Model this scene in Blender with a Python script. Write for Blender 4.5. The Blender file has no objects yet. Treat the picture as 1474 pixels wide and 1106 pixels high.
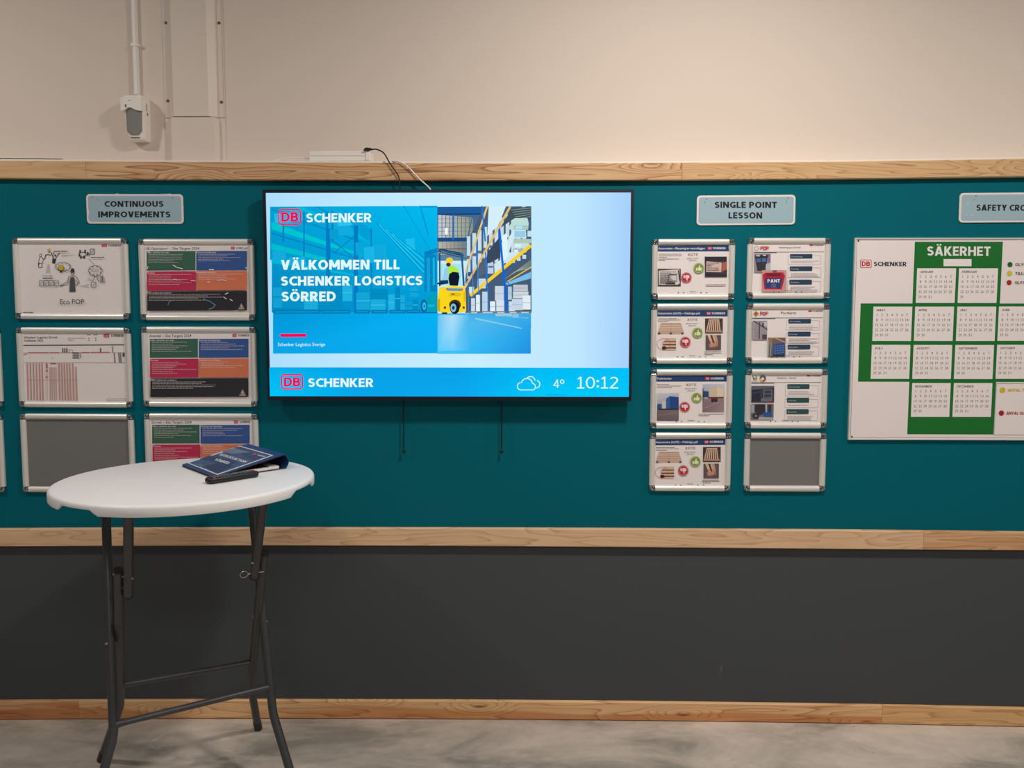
import bpy, bmesh, math, random
import numpy as np
from mathutils import Vector, Matrix
from mathutils.geometry import tessellate_polygon

random.seed(7)
scene = bpy.context.scene
COL = scene.collection

def srgb(r, g, b):
    def f(v):
        v = v / 255.0
        return v / 12.92 if v <= 0.04045 else ((v + 0.055) / 1.055) ** 2.4
    return (f(r), f(g), f(b), 1.0)

# ------------------------------------------------------------------ camera
F, YAW, PITCH, ROLL = 1200.38, 0.01345, -0.08185, 0.00076
CAM = Vector((0.02302, -3.2297, 1.62662))
fw = Vector((-math.sin(YAW) * math.cos(PITCH), math.cos(YAW) * math.cos(PITCH), math.sin(PITCH)))
rt = Vector((math.cos(YAW), math.sin(YAW), 0))
up = rt.cross(fw)
r2 = rt * math.cos(ROLL) + up * math.sin(ROLL)
u2 = -rt * math.sin(ROLL) + up * math.cos(ROLL)
cam_data = bpy.data.cameras.new('camera')
cam = bpy.data.objects.new('camera', cam_data)
COL.objects.link(cam)
m = Matrix((r2, u2, -fw)).transposed().to_4x4()
m.translation = CAM
cam.matrix_world = m
cam_data.sensor_fit = 'HORIZONTAL'
cam_data.sensor_width = 36.0
cam_data.lens = 36.0 * F / 1474.0
cam_data.clip_start = 0.05
scene.camera = cam

# ------------------------------------------------------------------ world, lights, exposure
world = bpy.data.worlds.new('room_ambient')
scene.world = world
world.use_nodes = True
bg = world.node_tree.nodes['Background']
bg.inputs[0].default_value = srgb(246, 242, 238)
bg.inputs[1].default_value = 0.13

def area(name, loc, size, power, col, rot=(0, 0, 0), size_y=None, spread=None):
    d = bpy.data.lights.new(name, 'AREA')
    d.energy = power
    d.color = col[:3]
    d.size = size
    if size_y:
        d.shape = 'RECTANGLE'
        d.size_y = size_y
    if spread:
        d.spread = spread
    o = bpy.data.objects.new(name, d)
    o.location = loc
    o.rotation_euler = rot
    COL.objects.link(o)
    return o

WARM = srgb(255, 247, 238)
for i, (lx, p) in enumerate(((-2.6, 24), (0.7, 46), (3.6, 43))):
    area('ceiling_lamp', (lx, -1.35, 3.35), 0.22, p, WARM, size_y=0.22)
area('ceiling_lamp', (0.2, -4.2, 3.35), 2.4, 55, WARM, size_y=0.3)

scene.view_settings.view_transform = 'Standard'
scene.view_settings.look = 'None'
scene.view_settings.exposure = 0.0
scene.view_settings.gamma = 1.0
scene.view_settings.use_curve_mapping = False

# ------------------------------------------------------------------ materials
MATS = {}
def mat(name, col=(0.5, 0.5, 0.5, 1), rough=0.6, metal=0.0, spec=0.5, bump=None, coat=0.0, vary=None):
    if name in MATS:
        return MATS[name]
    ma = bpy.data.materials.new(name)
    ma.use_nodes = True
    nt = ma.node_tree
    b = nt.nodes['Principled BSDF']
    b.inputs['Base Color'].default_value = col
    b.inputs['Roughness'].default_value = rough
    b.inputs['Metallic'].default_value = metal
    b.inputs['Specular IOR Level'].default_value = spec
    b.inputs['Coat Weight'].default_value = coat
    tc = nt.nodes.new('ShaderNodeTexCoord')
    if vary:                       # (scale, amount): mottled base colour
        n = nt.nodes.new('ShaderNodeTexNoise')
        n.inputs['Scale'].default_value = vary[0]
        n.inputs['Detail'].default_value = 4
        nt.links.new(tc.outputs['Object'], n.inputs['Vector'])
        mr = nt.nodes.new('ShaderNodeMapRange')
        mr.inputs['To Min'].default_value = 1 - vary[1]
        mr.inputs['To Max'].default_value = 1 + vary[1]
        nt.links.new(n.outputs['Fac'], mr.inputs['Value'])
        mx = nt.nodes.new('ShaderNodeVectorMath')
        mx.operation = 'SCALE'
        mx.inputs[0].default_value = col[:3]
        nt.links.new(mr.outputs['Result'], mx.inputs['Scale'])
        nt.links.new(mx.outputs['Vector'], b.inputs['Base Color'])
    if bump:                       # (scale, strength, distance)
        n = nt.nodes.new('ShaderNodeTexNoise')
        n.inputs['Scale'].default_value = bump[0]
        n.inputs['Detail'].default_value = 3
        nt.links.new(tc.outputs['Object'], n.inputs['Vector'])
        bp = nt.nodes.new('ShaderNodeBump')
        bp.inputs['Strength'].default_value = bump[1]
        bp.inputs['Distance'].default_value = bump[2]
        nt.links.new(n.outputs['Fac'], bp.inputs['Height'])
        nt.links.new(bp.outputs['Normal'], b.inputs['Normal'])
    MATS[name] = ma
    return ma

M_BEIGE = mat('beige_wall_paint', srgb(222, 208, 196), 0.75, spec=0.25, bump=(160, 0.12, 0.002), vary=(1.2, 0.012))
M_TEAL = mat('teal_wall_paint', srgb(0, 98, 112), 0.65, spec=0.09, bump=(220, 0.12, 0.001), vary=(2.0, 0.02))
M_GREY = mat('charcoal_wall_paint', srgb(72, 76, 79), 0.6, spec=0.2, bump=(220, 0.12, 0.001), vary=(2.0, 0.02))
M_WHITE = mat('white_plastic', srgb(238, 231, 224), 0.45)
M_SHEET = mat('white_coated_metal', srgb(222, 208, 196), 0.45, bump=(60, 0.05, 0.001))
M_ALU = mat('satin_aluminium', srgb(232, 228, 222), 0.36, metal=0.35, bump=(400, 0.05, 0.0005))
M_CHROME = mat('polished_corner_metal', srgb(205, 208, 214), 0.12, metal=1.0)
M_DARK = mat('black_plastic', srgb(18, 18, 22), 0.4)
M_BEZEL = mat('dark_bezel_plastic', srgb(16, 17, 30), 0.35)
M_TOP = mat('white_table_plastic', srgb(240, 238, 238), 0.42, bump=(300, 0.08, 0.0006))
M_LEG = mat('hammered_grey_metal', srgb(72, 72, 75), 0.32, metal=0.35, bump=(260, 0.25, 0.0008))
M_STEEL = mat('bright_steel', srgb(215, 215, 215), 0.2, metal=1.0)
M_BLUEBOARD = mat('blue_binder_board', srgb(32, 70, 128), 0.45, spec=0.4)
M_INSIDE = mat('binder_lining', srgb(38, 36, 40), 0.6)
M_PAPER = mat('white_paper', srgb(228, 220, 220), 0.7)
M_LENS = mat('smoked_lens_plastic', srgb(138, 138, 134), 0.25)
M_SCREW = mat('zinc_screw', srgb(120, 112, 102), 0.35, metal=0.8)
M_SHADOWGAP = mat('dark_gap', srgb(40, 36, 32), 0.9)

def ink(name, emissive=False, rough=0.42):
    ma = bpy.data.materials.new(name)
    ma.use_nodes = True
    nt = ma.node_tree
    b = nt.nodes['Principled BSDF']
    a = nt.nodes.new('ShaderNodeVertexColor')
    a.layer_name = 'Col'
    if emissive:
        e = nt.nodes.new('ShaderNodeEmission')
        nt.links.new(a.outputs['Color'], e.inputs['Color'])
        nt.links.new(e.outputs[0], nt.nodes['Material Output'].inputs['Surface'])
    else:
        nt.links.new(a.outputs['Color'], b.inputs['Base Color'])
        b.inputs['Roughness'].default_value = rough
        b.inputs['Specular IOR Level'].default_value = 0.4
    return ma
M_INK = ink('printed_sheet')
M_SCREEN = ink('lit_screen', True)

def pine(name, light, mid, dark, seed, freq=9.0, knot=1.0, heart=0.0, low=0.0, con=0.55):
    ma = bpy.data.materials.new(name)
    ma.use_nodes = True
    nt = ma.node_tree
    N, L = nt.nodes.new, nt.links.new
    b = nt.nodes['Principled BSDF']
    tc = N('ShaderNodeTexCoord')
    mp = N('ShaderNodeMapping')
    mp.inputs['Location'].default_value = (seed * 3.7, seed * 1.3, seed * 0.9)
    L(tc.outputs['Object'], mp.inputs['Vector'])
    st = N('ShaderNodeMapping')            # stretched along the board
    st.inputs['Scale'].default_value = (1.5, 4.0, 20.0)
    L(mp.outputs[0], st.inputs['Vector'])
    n1 = N('ShaderNodeTexNoise')
    n1.inputs['Scale'].default_value = 1.0
    n1.inputs['Detail'].default_value = 2.5
    n1.inputs['Roughness'].default_value = 0.35
    L(st.outputs[0], n1.inputs['Vector'])
    kn = N('ShaderNodeMapping')
    kn.inputs['Scale'].default_value = (2.2, 2.0, 9.0)
    L(mp.outputs[0], kn.inputs['Vector'])
    vo = N('ShaderNodeTexVoronoi')
    vo.inputs['Scale'].default_value = 1.0
    L(kn.outputs[0], vo.inputs['Vector'])
    kd = N('ShaderNodeMapRange')
    kd.interpolation_type = 'SMOOTHSTEP'
    kd.inputs['From Min'].default_value = 0.0
    kd.inputs['From Max'].default_value = 0.42
    kd.inputs['To Min'].default_value = 0.55 * knot
    kd.inputs['To Max'].default_value = 0.0
    L(vo.outputs['Distance'], kd.inputs['Value'])
    ad = N('ShaderNodeMath'); ad.operation = 'ADD'
    L(n1.outputs['Fac'], ad.inputs[0]); L(kd.outputs[0], ad.inputs[1])
    mu = N('ShaderNodeMath'); mu.operation = 'MULTIPLY'; mu.inputs[1].default_value = freq
    L(ad.outputs[0], mu.inputs[0])
    fr = N('ShaderNodeMath'); fr.operation = 'FRACT'
    L(mu.outputs[0], fr.inputs[0])
    ring = N('ShaderNodeValToRGB')
    ring.color_ramp.elements[0].position = 0.0
    ring.color_ramp.elements[0].color = light
    ring.color_ramp.elements[1].position = 0.92
    ring.color_ramp.elements[1].color = dark
    e = ring.color_ramp.elements.new(0.5); e.color = tuple(0.55 * l + 0.45 * q for l, q in zip(light, mid))
    e = ring.color_ramp.elements.new(0.8); e.color = mid
    e = ring.color_ramp.elements.new(1.0); e.color = light
    L(fr.outputs[0], ring.inputs[0])
    # broad tone patches: heartwood
    n2 = N('ShaderNodeTexNoise')
    n2.inputs['Scale'].default_value = 0.6
    n2.inputs['Detail'].default_value = 2
    L(st.outputs[0], n2.inputs['Vector'])
    pr_ = N('ShaderNodeMapRange')
    pr_.inputs['From Min'].default_value = 0.48
    pr_.inputs['From Max'].default_value = 0.58
    sz = N('ShaderNodeSeparateXYZ'); L(tc.outputs['Object'], sz.inputs[0])
    lz = N('ShaderNodeMath'); lz.operation = 'MULTIPLY_ADD'; lz.inputs[1].default_value = -low; lz.inputs[2].default_value = low * 0.048
    L(sz.outputs[2], lz.inputs[0])
    la = N('ShaderNodeMath'); la.operation = 'ADD'; L(n2.outputs['Fac'], la.inputs[0]); L(lz.outputs[0], la.inputs[1])
    L(la.outputs[0], pr_.inputs['Value'])
    mix = N('ShaderNodeMix'); mix.data_type = 'RGBA'
    base = N('ShaderNodeMix'); base.data_type = 'RGBA'
    base.inputs[0].default_value = 0.45
    base.inputs[6].default_value = tuple(0.7 * l + 0.3 * q for l, q in zip(light, mid))
    L(ring.outputs[0], base.inputs[7])
    base.inputs[0].default_value = con
    L(base.outputs[2], mix.inputs[6])
    hv = N('ShaderNodeMix'); hv.data_type = 'RGBA'; hv.blend_type = 'MULTIPLY'
    hv.inputs[0].default_value = 1.0
    L(base.outputs[2], hv.inputs[6])
    hv.inputs[7].default_value = (0.78, 0.57, 0.43, 1)
    L(hv.outputs[2], mix.inputs[7])
    sc_ = N('ShaderNodeMath'); sc_.operation = 'MULTIPLY'; sc_.inputs[1].default_value = heart
    L(pr_.outputs[0], sc_.inputs[0]); L(sc_.outputs[0], mix.inputs[0])
    # knot cores
    kc = N('ShaderNodeMapRange')
    kc.inputs['From Min'].default_value = 0.04
    kc.inputs['From Max'].default_value = 0.09
    kc.inputs['To Min'].default_value = 0.75 * knot
    kc.inputs['To Max'].default_value = 0.0
    L(vo.outputs['Distance'], kc.inputs['Value'])
    fin = N('ShaderNodeMix'); fin.data_type = 'RGBA'
    L(kc.outputs[0], fin.inputs[0]); L(mix.outputs[2], fin.inputs[6])
    fin.inputs[7].default_value = tuple(0.35 * v for v in dark[:3]) + (1,)
    L(fin.outputs[2], b.inputs['Base Color'])
    b.inputs['Roughness'].default_value = 0.55
    b.inputs['Specular IOR Level'].default_value = 0.3
    bp = N('ShaderNodeBump'); bp.inputs['Strength'].default_value = 0.15; bp.inputs['Distance'].default_value = 0.001
    L(fr.outputs[0], bp.inputs['Height']); L(bp.outputs[0], b.inputs['Normal'])
    return ma

# ------------------------------------------------------------------ mesh helpers
class MB:
    """collects polygons, then links them as ONE mesh object"""
    def __init__(s):
        s.v = []; s.f = []; s.c = []
    def add(s, verts, faces, col=None):
        o = len(s.v)
        s.v += [tuple(p) for p in verts]
        s.f += [tuple(i + o for i in f) for f in faces]
        if col is not None:
            s.c += [col] * len(faces)
    def box(s, x0, y0, z0, x1, y1, z1):
        v = [(x0, y0, z0), (x1, y0, z0), (x1, y1, z0), (x0, y1, z0), (x0, y0, z1), (x1, y0, z1), (x1, y1, z1), (x0, y1, z1)]
        s.add(v, [(0, 3, 2, 1), (4, 5, 6, 7), (0, 1, 5, 4), (1, 2, 6, 5), (2, 3, 7, 6), (3, 0, 4, 7)])
    def prism(s, pts, yf, yb, inset=0.0, lip=0.0):
        """outline pts (x,z) extruded from yb (wall) to yf (front); optional bevelled front edge"""
        n = len(pts)
        cx = sum(p[0] for p in pts) / n; cz = sum(p[1] for p in pts) / n
        rings = [[(x, yb, z) for x, z in pts]]
        if inset:
            rings.append([(x, yf + lip, z) for x, z in pts])
            q = []
            for x, z in pts:
                dx, dz = cx - x, cz - z
                q.append((x + math.copysign(min(inset, abs(dx)), dx), yf, z + math.copysign(min(inset, abs(dz)), dz)))
            rings.append(q)
        else:
            rings.append([(x, yf, z) for x, z in pts])
        v = [p for r in rings for p in r]
        f = [tuple(range(n)), tuple(reversed(range((len(rings) - 1) * n, len(rings) * n)))]
        for k in range(len(rings) - 1):
            for i in range(n):
                j = (i + 1) % n
                f.append((k * n + i, (k + 1) * n + i, (k + 1) * n + j, k * n + j))
        s.add(v, f)
    def tube(s, pts, r, n=12, cap=True, flat=False):
        pts = [Vector(p) for p in pts]
        rings = []
        t0 = (pts[1] - pts[0]).normalized()
        ref = Vector((0, 0, 1)) if abs(t0.z) < 0.9 else Vector((1, 0, 0))
        nrm = (ref - t0 * ref.dot(t0)).normalized()
        for i, p in enumerate(pts):
            if i == 0: t = t0
            elif i == len(pts) - 1: t = (pts[-1] - pts[-2]).normalized()
            else: t = ((pts[i] - pts[i - 1]).normalized() + (pts[i + 1] - pts[i]).normalized()).normalized()
            nrm = (nrm - t * nrm.dot(t)).normalized()
            bn = t.cross(nrm)
            rr = r[i] if isinstance(r, (list, tuple)) else r
            rings.append([p + (nrm * math.cos(a) + bn * math.sin(a)) * rr for a in [2 * math.pi * k / n for k in range(n)]])
        v = [p for q in rings for p in q]
        f = []
        for k in range(len(rings) - 1):
            for i in range(n):
                j = (i + 1) % n
                f.append((k * n + i, k * n + j, (k + 1) * n + j, (k + 1) * n + i))
        if cap:
            f.append(tuple(reversed(range(n)))); f.append(tuple(range((len(rings) - 1) * n, len(rings) * n)))
        s.add(v, f)
    def ball(s, c, r, sx=1, sy=1, sz=1, n=10):
        v = []; f = []
        for i in range(n + 1):
            th = math.pi * i / n
            for k in range(n):
                a = 2 * math.pi * k / n
                v.append((c[0] + r * sx * math.sin(th) * math.cos(a), c[1] + r * sy * math.sin(th) * math.sin(a), c[2] + r * sz * math.cos(th)))
        for i in range(n):
            for k in range(n):
                j = (k + 1) % n
                f.append((i * n + k, (i + 1) * n + k, (i + 1) * n + j, i * n + j))
        s.add(v, f)
    def build(s, name, material, parent=None, smooth=False, origin=None, kind=None, label=None):
        if origin is not None:
            s.v = [(x - origin[0], y - origin[1], z - origin[2]) for x, y, z in s.v]
        me = bpy.data.meshes.new(name)
        me.from_pydata(s.v, [], s.f)
        me.update()
        if smooth:
            for p in me.polygons:
                p.use_smooth = True
            try:
                me.set_sharp_from_angle(angle=math.radians(40))
            except Exception:
                pass
        if s.c:
            ca = me.color_attributes.new('Col', 'FLOAT_COLOR', 'CORNER')
            i = 0
            buf = np.empty((len(me.loops), 4), np.float32)
            for p, c in zip(me.polygons, s.c):
                for k in range(p.loop_total):
                    buf[i] = c[k] if isinstance(c[0], (tuple, list)) else c
                    i += 1
            ca.data.foreach_set('color', buf.ravel())
        me.materials.append(material)
        o = bpy.data.objects.new(name, me)
        COL.objects.link(o)
        if origin is not None and parent is None:
            o.location = origin
        if parent: o.parent = parent
        if kind: o['kind'] = kind
        if label: o['label'] = label
        return o

def rrect(cx, cz, w, h, r, n=5):
    pts = []
    for sx, sz, a0 in ((1, -1, -90), (1, 1, 0), (-1, 1, 90), (-1, -1, 180)):
        for k in range(n + 1):
            a = math.radians(a0 + 90 * k / n)
            pts.append((cx + sx * (w / 2 - r) + r * math.cos(a), cz + sz * (h / 2 - r) + r * math.sin(a)))
    return pts

def thing(name, label, cat, loc=(0, 0, 0), roty=0.0, group=None):
    o = bpy.data.objects.new(name, None)
    o.empty_display_size = 0.05
    COL.objects.link(o)
    o.location = loc
    o.rotation_euler = (0, roty, 0)
    o['label'] = label; o['category'] = cat
    if group: o['group'] = group
    return o
def tag(o, label, cat, group=None):
    o['label'] = label; o['category'] = cat
    if group: o['group'] = group
    return o

# ------------------------------------------------------------------ print on flat sheets
GL = {}
def stroke_glyph(ch, t):
    """heavy sans capital of height 1 built from bars, slanted bars and arcs; returns width, quads"""
    a = t / 2; H = 1 - a; Q = []; lv = [0]
    def bar(x0, y0, x1, y1): lv[0] += 1; Q.append([(x0, y0), (x1, y0), (x1, y1), (x0, y1), lv[0]])
    def vb(x, y0=0.0, y1=1.0): bar(x - a, y0, x + a, y1)
    def hb(y, x0, x1): bar(x0, y - a * .94, x1, y + a * .94)
    def dg(x0, y0, x1, y1, k=1.12): q = a * k; lv[0] += 1; Q.append([(x0 - q, y0), (x0 + q, y0), (x1 + q, y1), (x1 - q, y1), lv[0]])
    def arc(cx, cy, rx, ry, a0, a1, n=14):
        lv[0] += 1
        for i in range(n):
            p, q = math.radians(a0 + (a1 - a0) * i / n), math.radians(a0 + (a1 - a0) * (i + 1) / n)
            Q.append([(cx + (rx + s * a) * math.cos(w), cy + (ry + s * a * .94) * math.sin(w)) for s, w in ((-1, p), (-1, q), (1, q), (1, p))] + [lv[0]])
    d2 = a * 1.12
    if ch == 'A' or ch == 'Ä':
        w = .80; dg(d2, 0, w / 2 - .02, 1); dg(w - d2, 0, w / 2 + .02, 1); hb(.27, .17, w - .17)
    elif ch == 'B':
        w = .68; vb(a); ru = (H - .52) / 2; rl = (.52 - a) / 2; hb(H, 0, w - .04 - a - ru); hb(.52, 0, w - a - ru); hb(a, 0, w - a - rl)
        arc(w - .04 - a - ru, .52 + ru, ru, ru, -90, 90); arc(w - a - rl, a + rl, rl, rl, -90, 90)
    elif ch == 'C':
        w = .66; arc(.46, .5, .46 - a, .5 - a, 52, 308, 20)
    elif ch == 'D':
        w = .76; vb(a); r = .38 - a * .5; c = w - a - r; hb(a, 0, c); hb(H, 0, c); arc(c, .5, r, .5 - a, -90, 90)
    elif ch == 'E':
        w = .56; vb(a); hb(a, 0, w); hb(H, 0, w); hb(.51, 0, w - .04)
    elif ch == 'F':
        w = .54; vb(a); hb(H, 0, w); hb(.48, 0, w - .05)
    elif ch == 'G':
        w = .74; arc(.47, .5, .47 - a, .5 - a, 52, 300, 20); vb(w - a, .06, .52); hb(.52 - a, w * .56, w)
    elif ch == 'H':
        w = .74; vb(a); vb(w - a); hb(.51, 0, w)
    elif ch == 'I':
        w = t; vb(a)
    elif ch == 'J':
        w = .42; vb(w - a, .25, 1); arc(w - a - .16, .25, .16, .25 - a, 0, -100, 8)
    elif ch == 'K':
        w = .72; vb(a); dg(t + .05, .5, w - d2 - .02, 1, 1.3); dg(w - d2, 0, t + .05, .54, 1.3)
    elif ch == 'L':
        w = .52; vb(a); hb(a, 0, w)
    elif ch == 'M':
        w = .92; vb(a); vb(w - a); dg(a * 1.1, 1, w / 2, .22, 1.15); dg(w - a * 1.1, 1, w / 2, .22, 1.15)
    elif ch == 'N':
        w = .76; vb(a); vb(w - a); dg(d2, 1, w - d2, 0, 1.15)
    elif ch == 'O' or ch == 'Ö':
        w = .84; arc(w / 2, .5, w / 2 - a, .5 - a, 0, 360, 28)
    elif ch == 'P':
        w = .64; vb(a); r = (H - .46) / 2; hb(H, 0, w - a - r); hb(.46, 0, w - a - r); arc(w - a - r, .46 + r, r, r, -90, 90)
    elif ch == 'R':
        w = .68; vb(a); r = (H - .45) / 2; hb(H, 0, w - a - r - .03); hb(.45, 0, w - a - r - .03); arc(w - .03 - a - r, .45 + r, r, r, -90, 90); dg(w - d2, 0, w * .48, .46, 1.2)
    elif ch == 'S':
        w = .63; ru = (H - .52) / 2; rl = (.52 - a) / 2; rx = w / 2 - a
        arc(w / 2 + .01, .52 + ru, rx - .01, ru, 28, 270, 16); arc(w / 2 - .005, a + rl, rx, rl, 90, -152, 16)
    elif ch == 'T':
        w = .62; vb(w / 2); hb(H, 0, w)
    elif ch == 'U':
        w = .72; vb(a, .34, 1); vb(w - a, .34, 1); arc(w / 2, .36, w / 2 - a, .36 - a, 180, 360)
    elif ch == 'V':
        w = .76; dg(d2, 1, w / 2 - .02, 0); dg(w - d2, 1, w / 2 + .02, 0)
    elif ch == 'X':
        w = .72; dg(d2, 0, w - d2, 1, 1.2); dg(w - d2, 0, d2, 1, 1.2)
    elif ch == 'Y':
        w = .72; vb(w / 2, 0, .46); dg(w / 2 - .02, .42, d2, 1); dg(w / 2 + .02, .42, w - d2, 1)
    elif ch == '0':
        w = .62; arc(w / 2, .5, w / 2 - a, .5 - a, 0, 360, 26)
    elif ch == '1':
        w = .50; vb(w / 2 + .02); hb(a, .02, w); dg(.08, .80, w / 2, 1 - a * .3, 1.1)
    elif ch == '2':
        w = .58; hb(a, 0, w); arc(w / 2 - .01, .72, w / 2 - a, .28 - a, 150, -20, 14); dg(a * 1.5, a * 1.4, w - a * 1.4, .64, 1.25)
    elif ch == '4':
        w = .62; vb(w - .18); hb(.27, 0, w); dg(a * 1.3, .28, w - .20, 1, 1.1)
    elif ch == ':':
        w = .16; bar(0, .10, .15, .26); bar(0, .56, .15, .72)
    elif ch == ' ':
        w = .20
    else:
        return None
    if ch in 'ÄÖ':
        bar(w / 2 - .22, 1.08, w / 2 - .05, 1.25); bar(w / 2 + .05, 1.08, w / 2 + .22, 1.25)
    return w, Q

def glyphs(text, bold):
    key = (text, bold)
    if key in GL: return GL[key]
    if (bold >= 0.014 or bold < 0) and all(stroke_glyph(c, .2) for c in text):
        t = -bold if bold < 0 else 0.13 + 2.6 * bold
        k = capheight(); v = []; f = []; x = 0.0
        for c in text:
            w, Q = stroke_glyph(c, t)
            for q in Q:
                f.append(tuple(range(len(v), len(v) + 4)))
                v += [((x + p[0]) * k, p[1] * k, q[4] * 0.000012) for p in q[:4]]
            x += w + 0.105
        GL[key] = (np.array(v), f)
        return GL[key]
    cu = bpy.data.curves.new('t', 'FONT')
    cu.body = text
    cu.resolution_u = 2
    cu.offset = bold
    cu.fill_mode = 'FRONT'
    o = bpy.data.objects.new('t', cu)
    COL.objects.link(o)
    dg = bpy.context.evaluated_depsgraph_get()
    me = bpy.data.meshes.new_from_object(o.evaluated_get(dg))
    v = np.array([q.co[:2] for q in me.vertices]) if len(me.vertices) else np.zeros((0, 2))
    f = [tuple(p.vertices) for p in me.polygons]
    bpy.data.objects.remove(o); bpy.data.curves.remove(cu); bpy.data.meshes.remove(me)
    GL[key] = (v, f)
    return GL[key]
CAPH = None
def capheight():
    global CAPH
    if CAPH is None:
        v, f = glyphs('H', 0.0)
        CAPH = float(v[:, 1].max() - v[:, 1].min())
    return CAPH

def homography(src, dst):
    A = []
    for (x, y), (u, w) in zip(src, dst):
        A.append([x, y, 1, 0, 0, 0, -u * x, -u * y, -u]); A.append([0, 0, 0, x, y, 1, -w * x, -w * y, -w])
    _, _, V = np.linalg.svd(np.array(A, float))
    return V[-1].reshape(3, 3)

class Print:
    """flat print on a sheet; drawing coordinates go through a plane-to-sheet mapping T -> (u, w) on the sheet"""
    def __init__(s, parent, place, T, material, base=0.0, step=0.00002):
        s.parent = parent; s.place = place; s.T = T; s.mat = material; s.d = base; s.step = step
        s.mb = MB(); s.name = None; s.o = None
    def part(s, name, parent=None):
        s.flush(); s.name = name; s.pp = parent or s.parent
        return s
    def flush(s):
        if s.mb.v and s.name:
            s.o = s.mb.build(s.name, s.mat, s.pp)
        s.mb = MB(); s.name = None
        return s.o
    def raw(s, uv, faces, col):
        s.d += s.step
        s.mb.add([s.place(q[0], q[1], s.d + (q[2] if len(q) > 2 else 0.0)) for q in uv], faces, col)
    def poly(s, pts, col, mapped=False):
        q = list(pts) if mapped else [s.T(*p) for p in pts]
        if len(q) <= 4:
            ar = sum(q[i][0] * q[(i + 1) % len(q)][1] - q[(i + 1) % len(q)][0] * q[i][1] for i in range(len(q)))
            if isinstance(col[0], (tuple, list)):
                s.raw(q, [tuple(range(len(q)))], tuple(col)); return
            s.raw(q if ar > 0 else q[::-1], [tuple(range(len(q)))], col)
        else:
            tr = tessellate_polygon([[Vector((a, b, 0)) for a, b in q]])
            ff = []
            for t in tr:
                a, b, c = (q[i] for i in t)
                cr = (b[0] - a[0]) * (c[1] - a[1]) - (b[1] - a[1]) * (c[0] - a[0])
                ff.append(tuple(t) if cr > 0 else tuple(t)[::-1])
            s.raw(q, ff, col)
    def rect(s, x0, y0, x1, y1, col):
        s.poly([(x0, y0), (x1, y0), (x1, y1), (x0, y1)], col)
    def grad(s, x0, y0, x1, y1, ctl, ctr, cbr, cbl):
        q = [s.T(*p) for p in ((x0, y1), (x1, y1), (x1, y0), (x0, y0))]
        s.raw(q, [(0, 1, 2, 3)], (cbl, cbr, ctr, ctl))
    def line(s, pts, w, col):
        for (x0, y0), (x1, y1) in zip(pts[:-1], pts[1:]):
            l = math.hypot(x1 - x0, y1 - y0) or 1
            nx, ny = -(y1 - y0) / l * w / 2, (x1 - x0) / l * w / 2
            ex, ey = (x1 - x0) / l * w / 3, (y1 - y0) / l * w / 3
            s.poly([(x0 + nx - ex, y0 + ny - ey), (x1 + nx + ex, y1 + ny + ey), (x1 - nx + ex, y1 - ny + ey), (x0 - nx - ex, y0 - ny - ey)], col)
    def frame(s, x0, y0, x1, y1, w, col):
        s.line([(x0, y0), (x1, y0), (x1, y1), (x0, y1), (x0, y0)], w, col)
    def disc(s, cx, cy, rx, ry, col, n=20):
        s.poly([(cx + rx * math.cos(2 * math.pi * k / n), cy + ry * math.sin(2 * math.pi * k / n)) for k in range(n)], col)
    def ring(s, cx, cy, rx, ry, w, col, n=20, a0=0, a1=360):
        s.line([(cx + rx * math.cos(math.radians(a0 + (a1 - a0) * k / n)), cy + ry * math.sin(math.radians(a0 + (a1 - a0) * k / n))) for k in range(n + 1)], w, col)
    def rr(s, x0, y0, x1, y1, r, col):
        s.poly(rrect((x0 + x1) / 2, (y0 + y1) / 2, x1 - x0, y1 - y0, r, 4), col)
    def text(s, t, p0, p1, ptop, col, bold=0.0, slant=0.0):
        """baseline p0 -> p1 (or p1 None: natural width), ptop = cap height above p0, all in drawing units"""
        v, f = glyphs(t, bold)
        if not len(v): return
        a = np.array(s.T(*p0)); c = np.array(s.T(*ptop)) - a
        H = capheight()
        x0, x1 = v[:, 0].min(), v[:, 0].max()
        if p1 is None:
            b = np.array((c[1], -c[0])) / H
            x0 = 0.0
        else:
            b = (np.array(s.T(*p1)) - a) / (x1 - x0)
        uv = [tuple(a + b * (q[0] - x0 + slant * q[1]) + c * (q[1] / H)) + tuple(q[2:]) for q in v]
        s.raw(uv, f, col)
    def t(s, t, x0, yb, x1, cap, col, bold=0.0, slant=0.0):
        s.text(t, (x0, yb), (x1, yb) if x1 is not None else None, (x0, yb - cap), col, bold, slant)
    def scribble(s, x0, y, x1, h, col, rng, gap=1.0):
        """one line of print too small to read: short word-long dashes"""
        x = x0
        while x < x1:
            w = rng.uniform(2.2, 6.5) * h
            e = min(x + w, x1)
            s.rect(x, y - h * 0.5, e, y + h * 0.5, col)
            x = e + h * gap
def Z(ox, oy, sc):
    return lambda x, y: (ox + x / sc, oy + y / sc)

# ------------------------------------------------------------------ setting
def struct(o):
    o['kind'] = 'structure'
    return o
def floor_z(x):
    return max(-0.0067, 0.0135 - 0.0037 * x * x)

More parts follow.
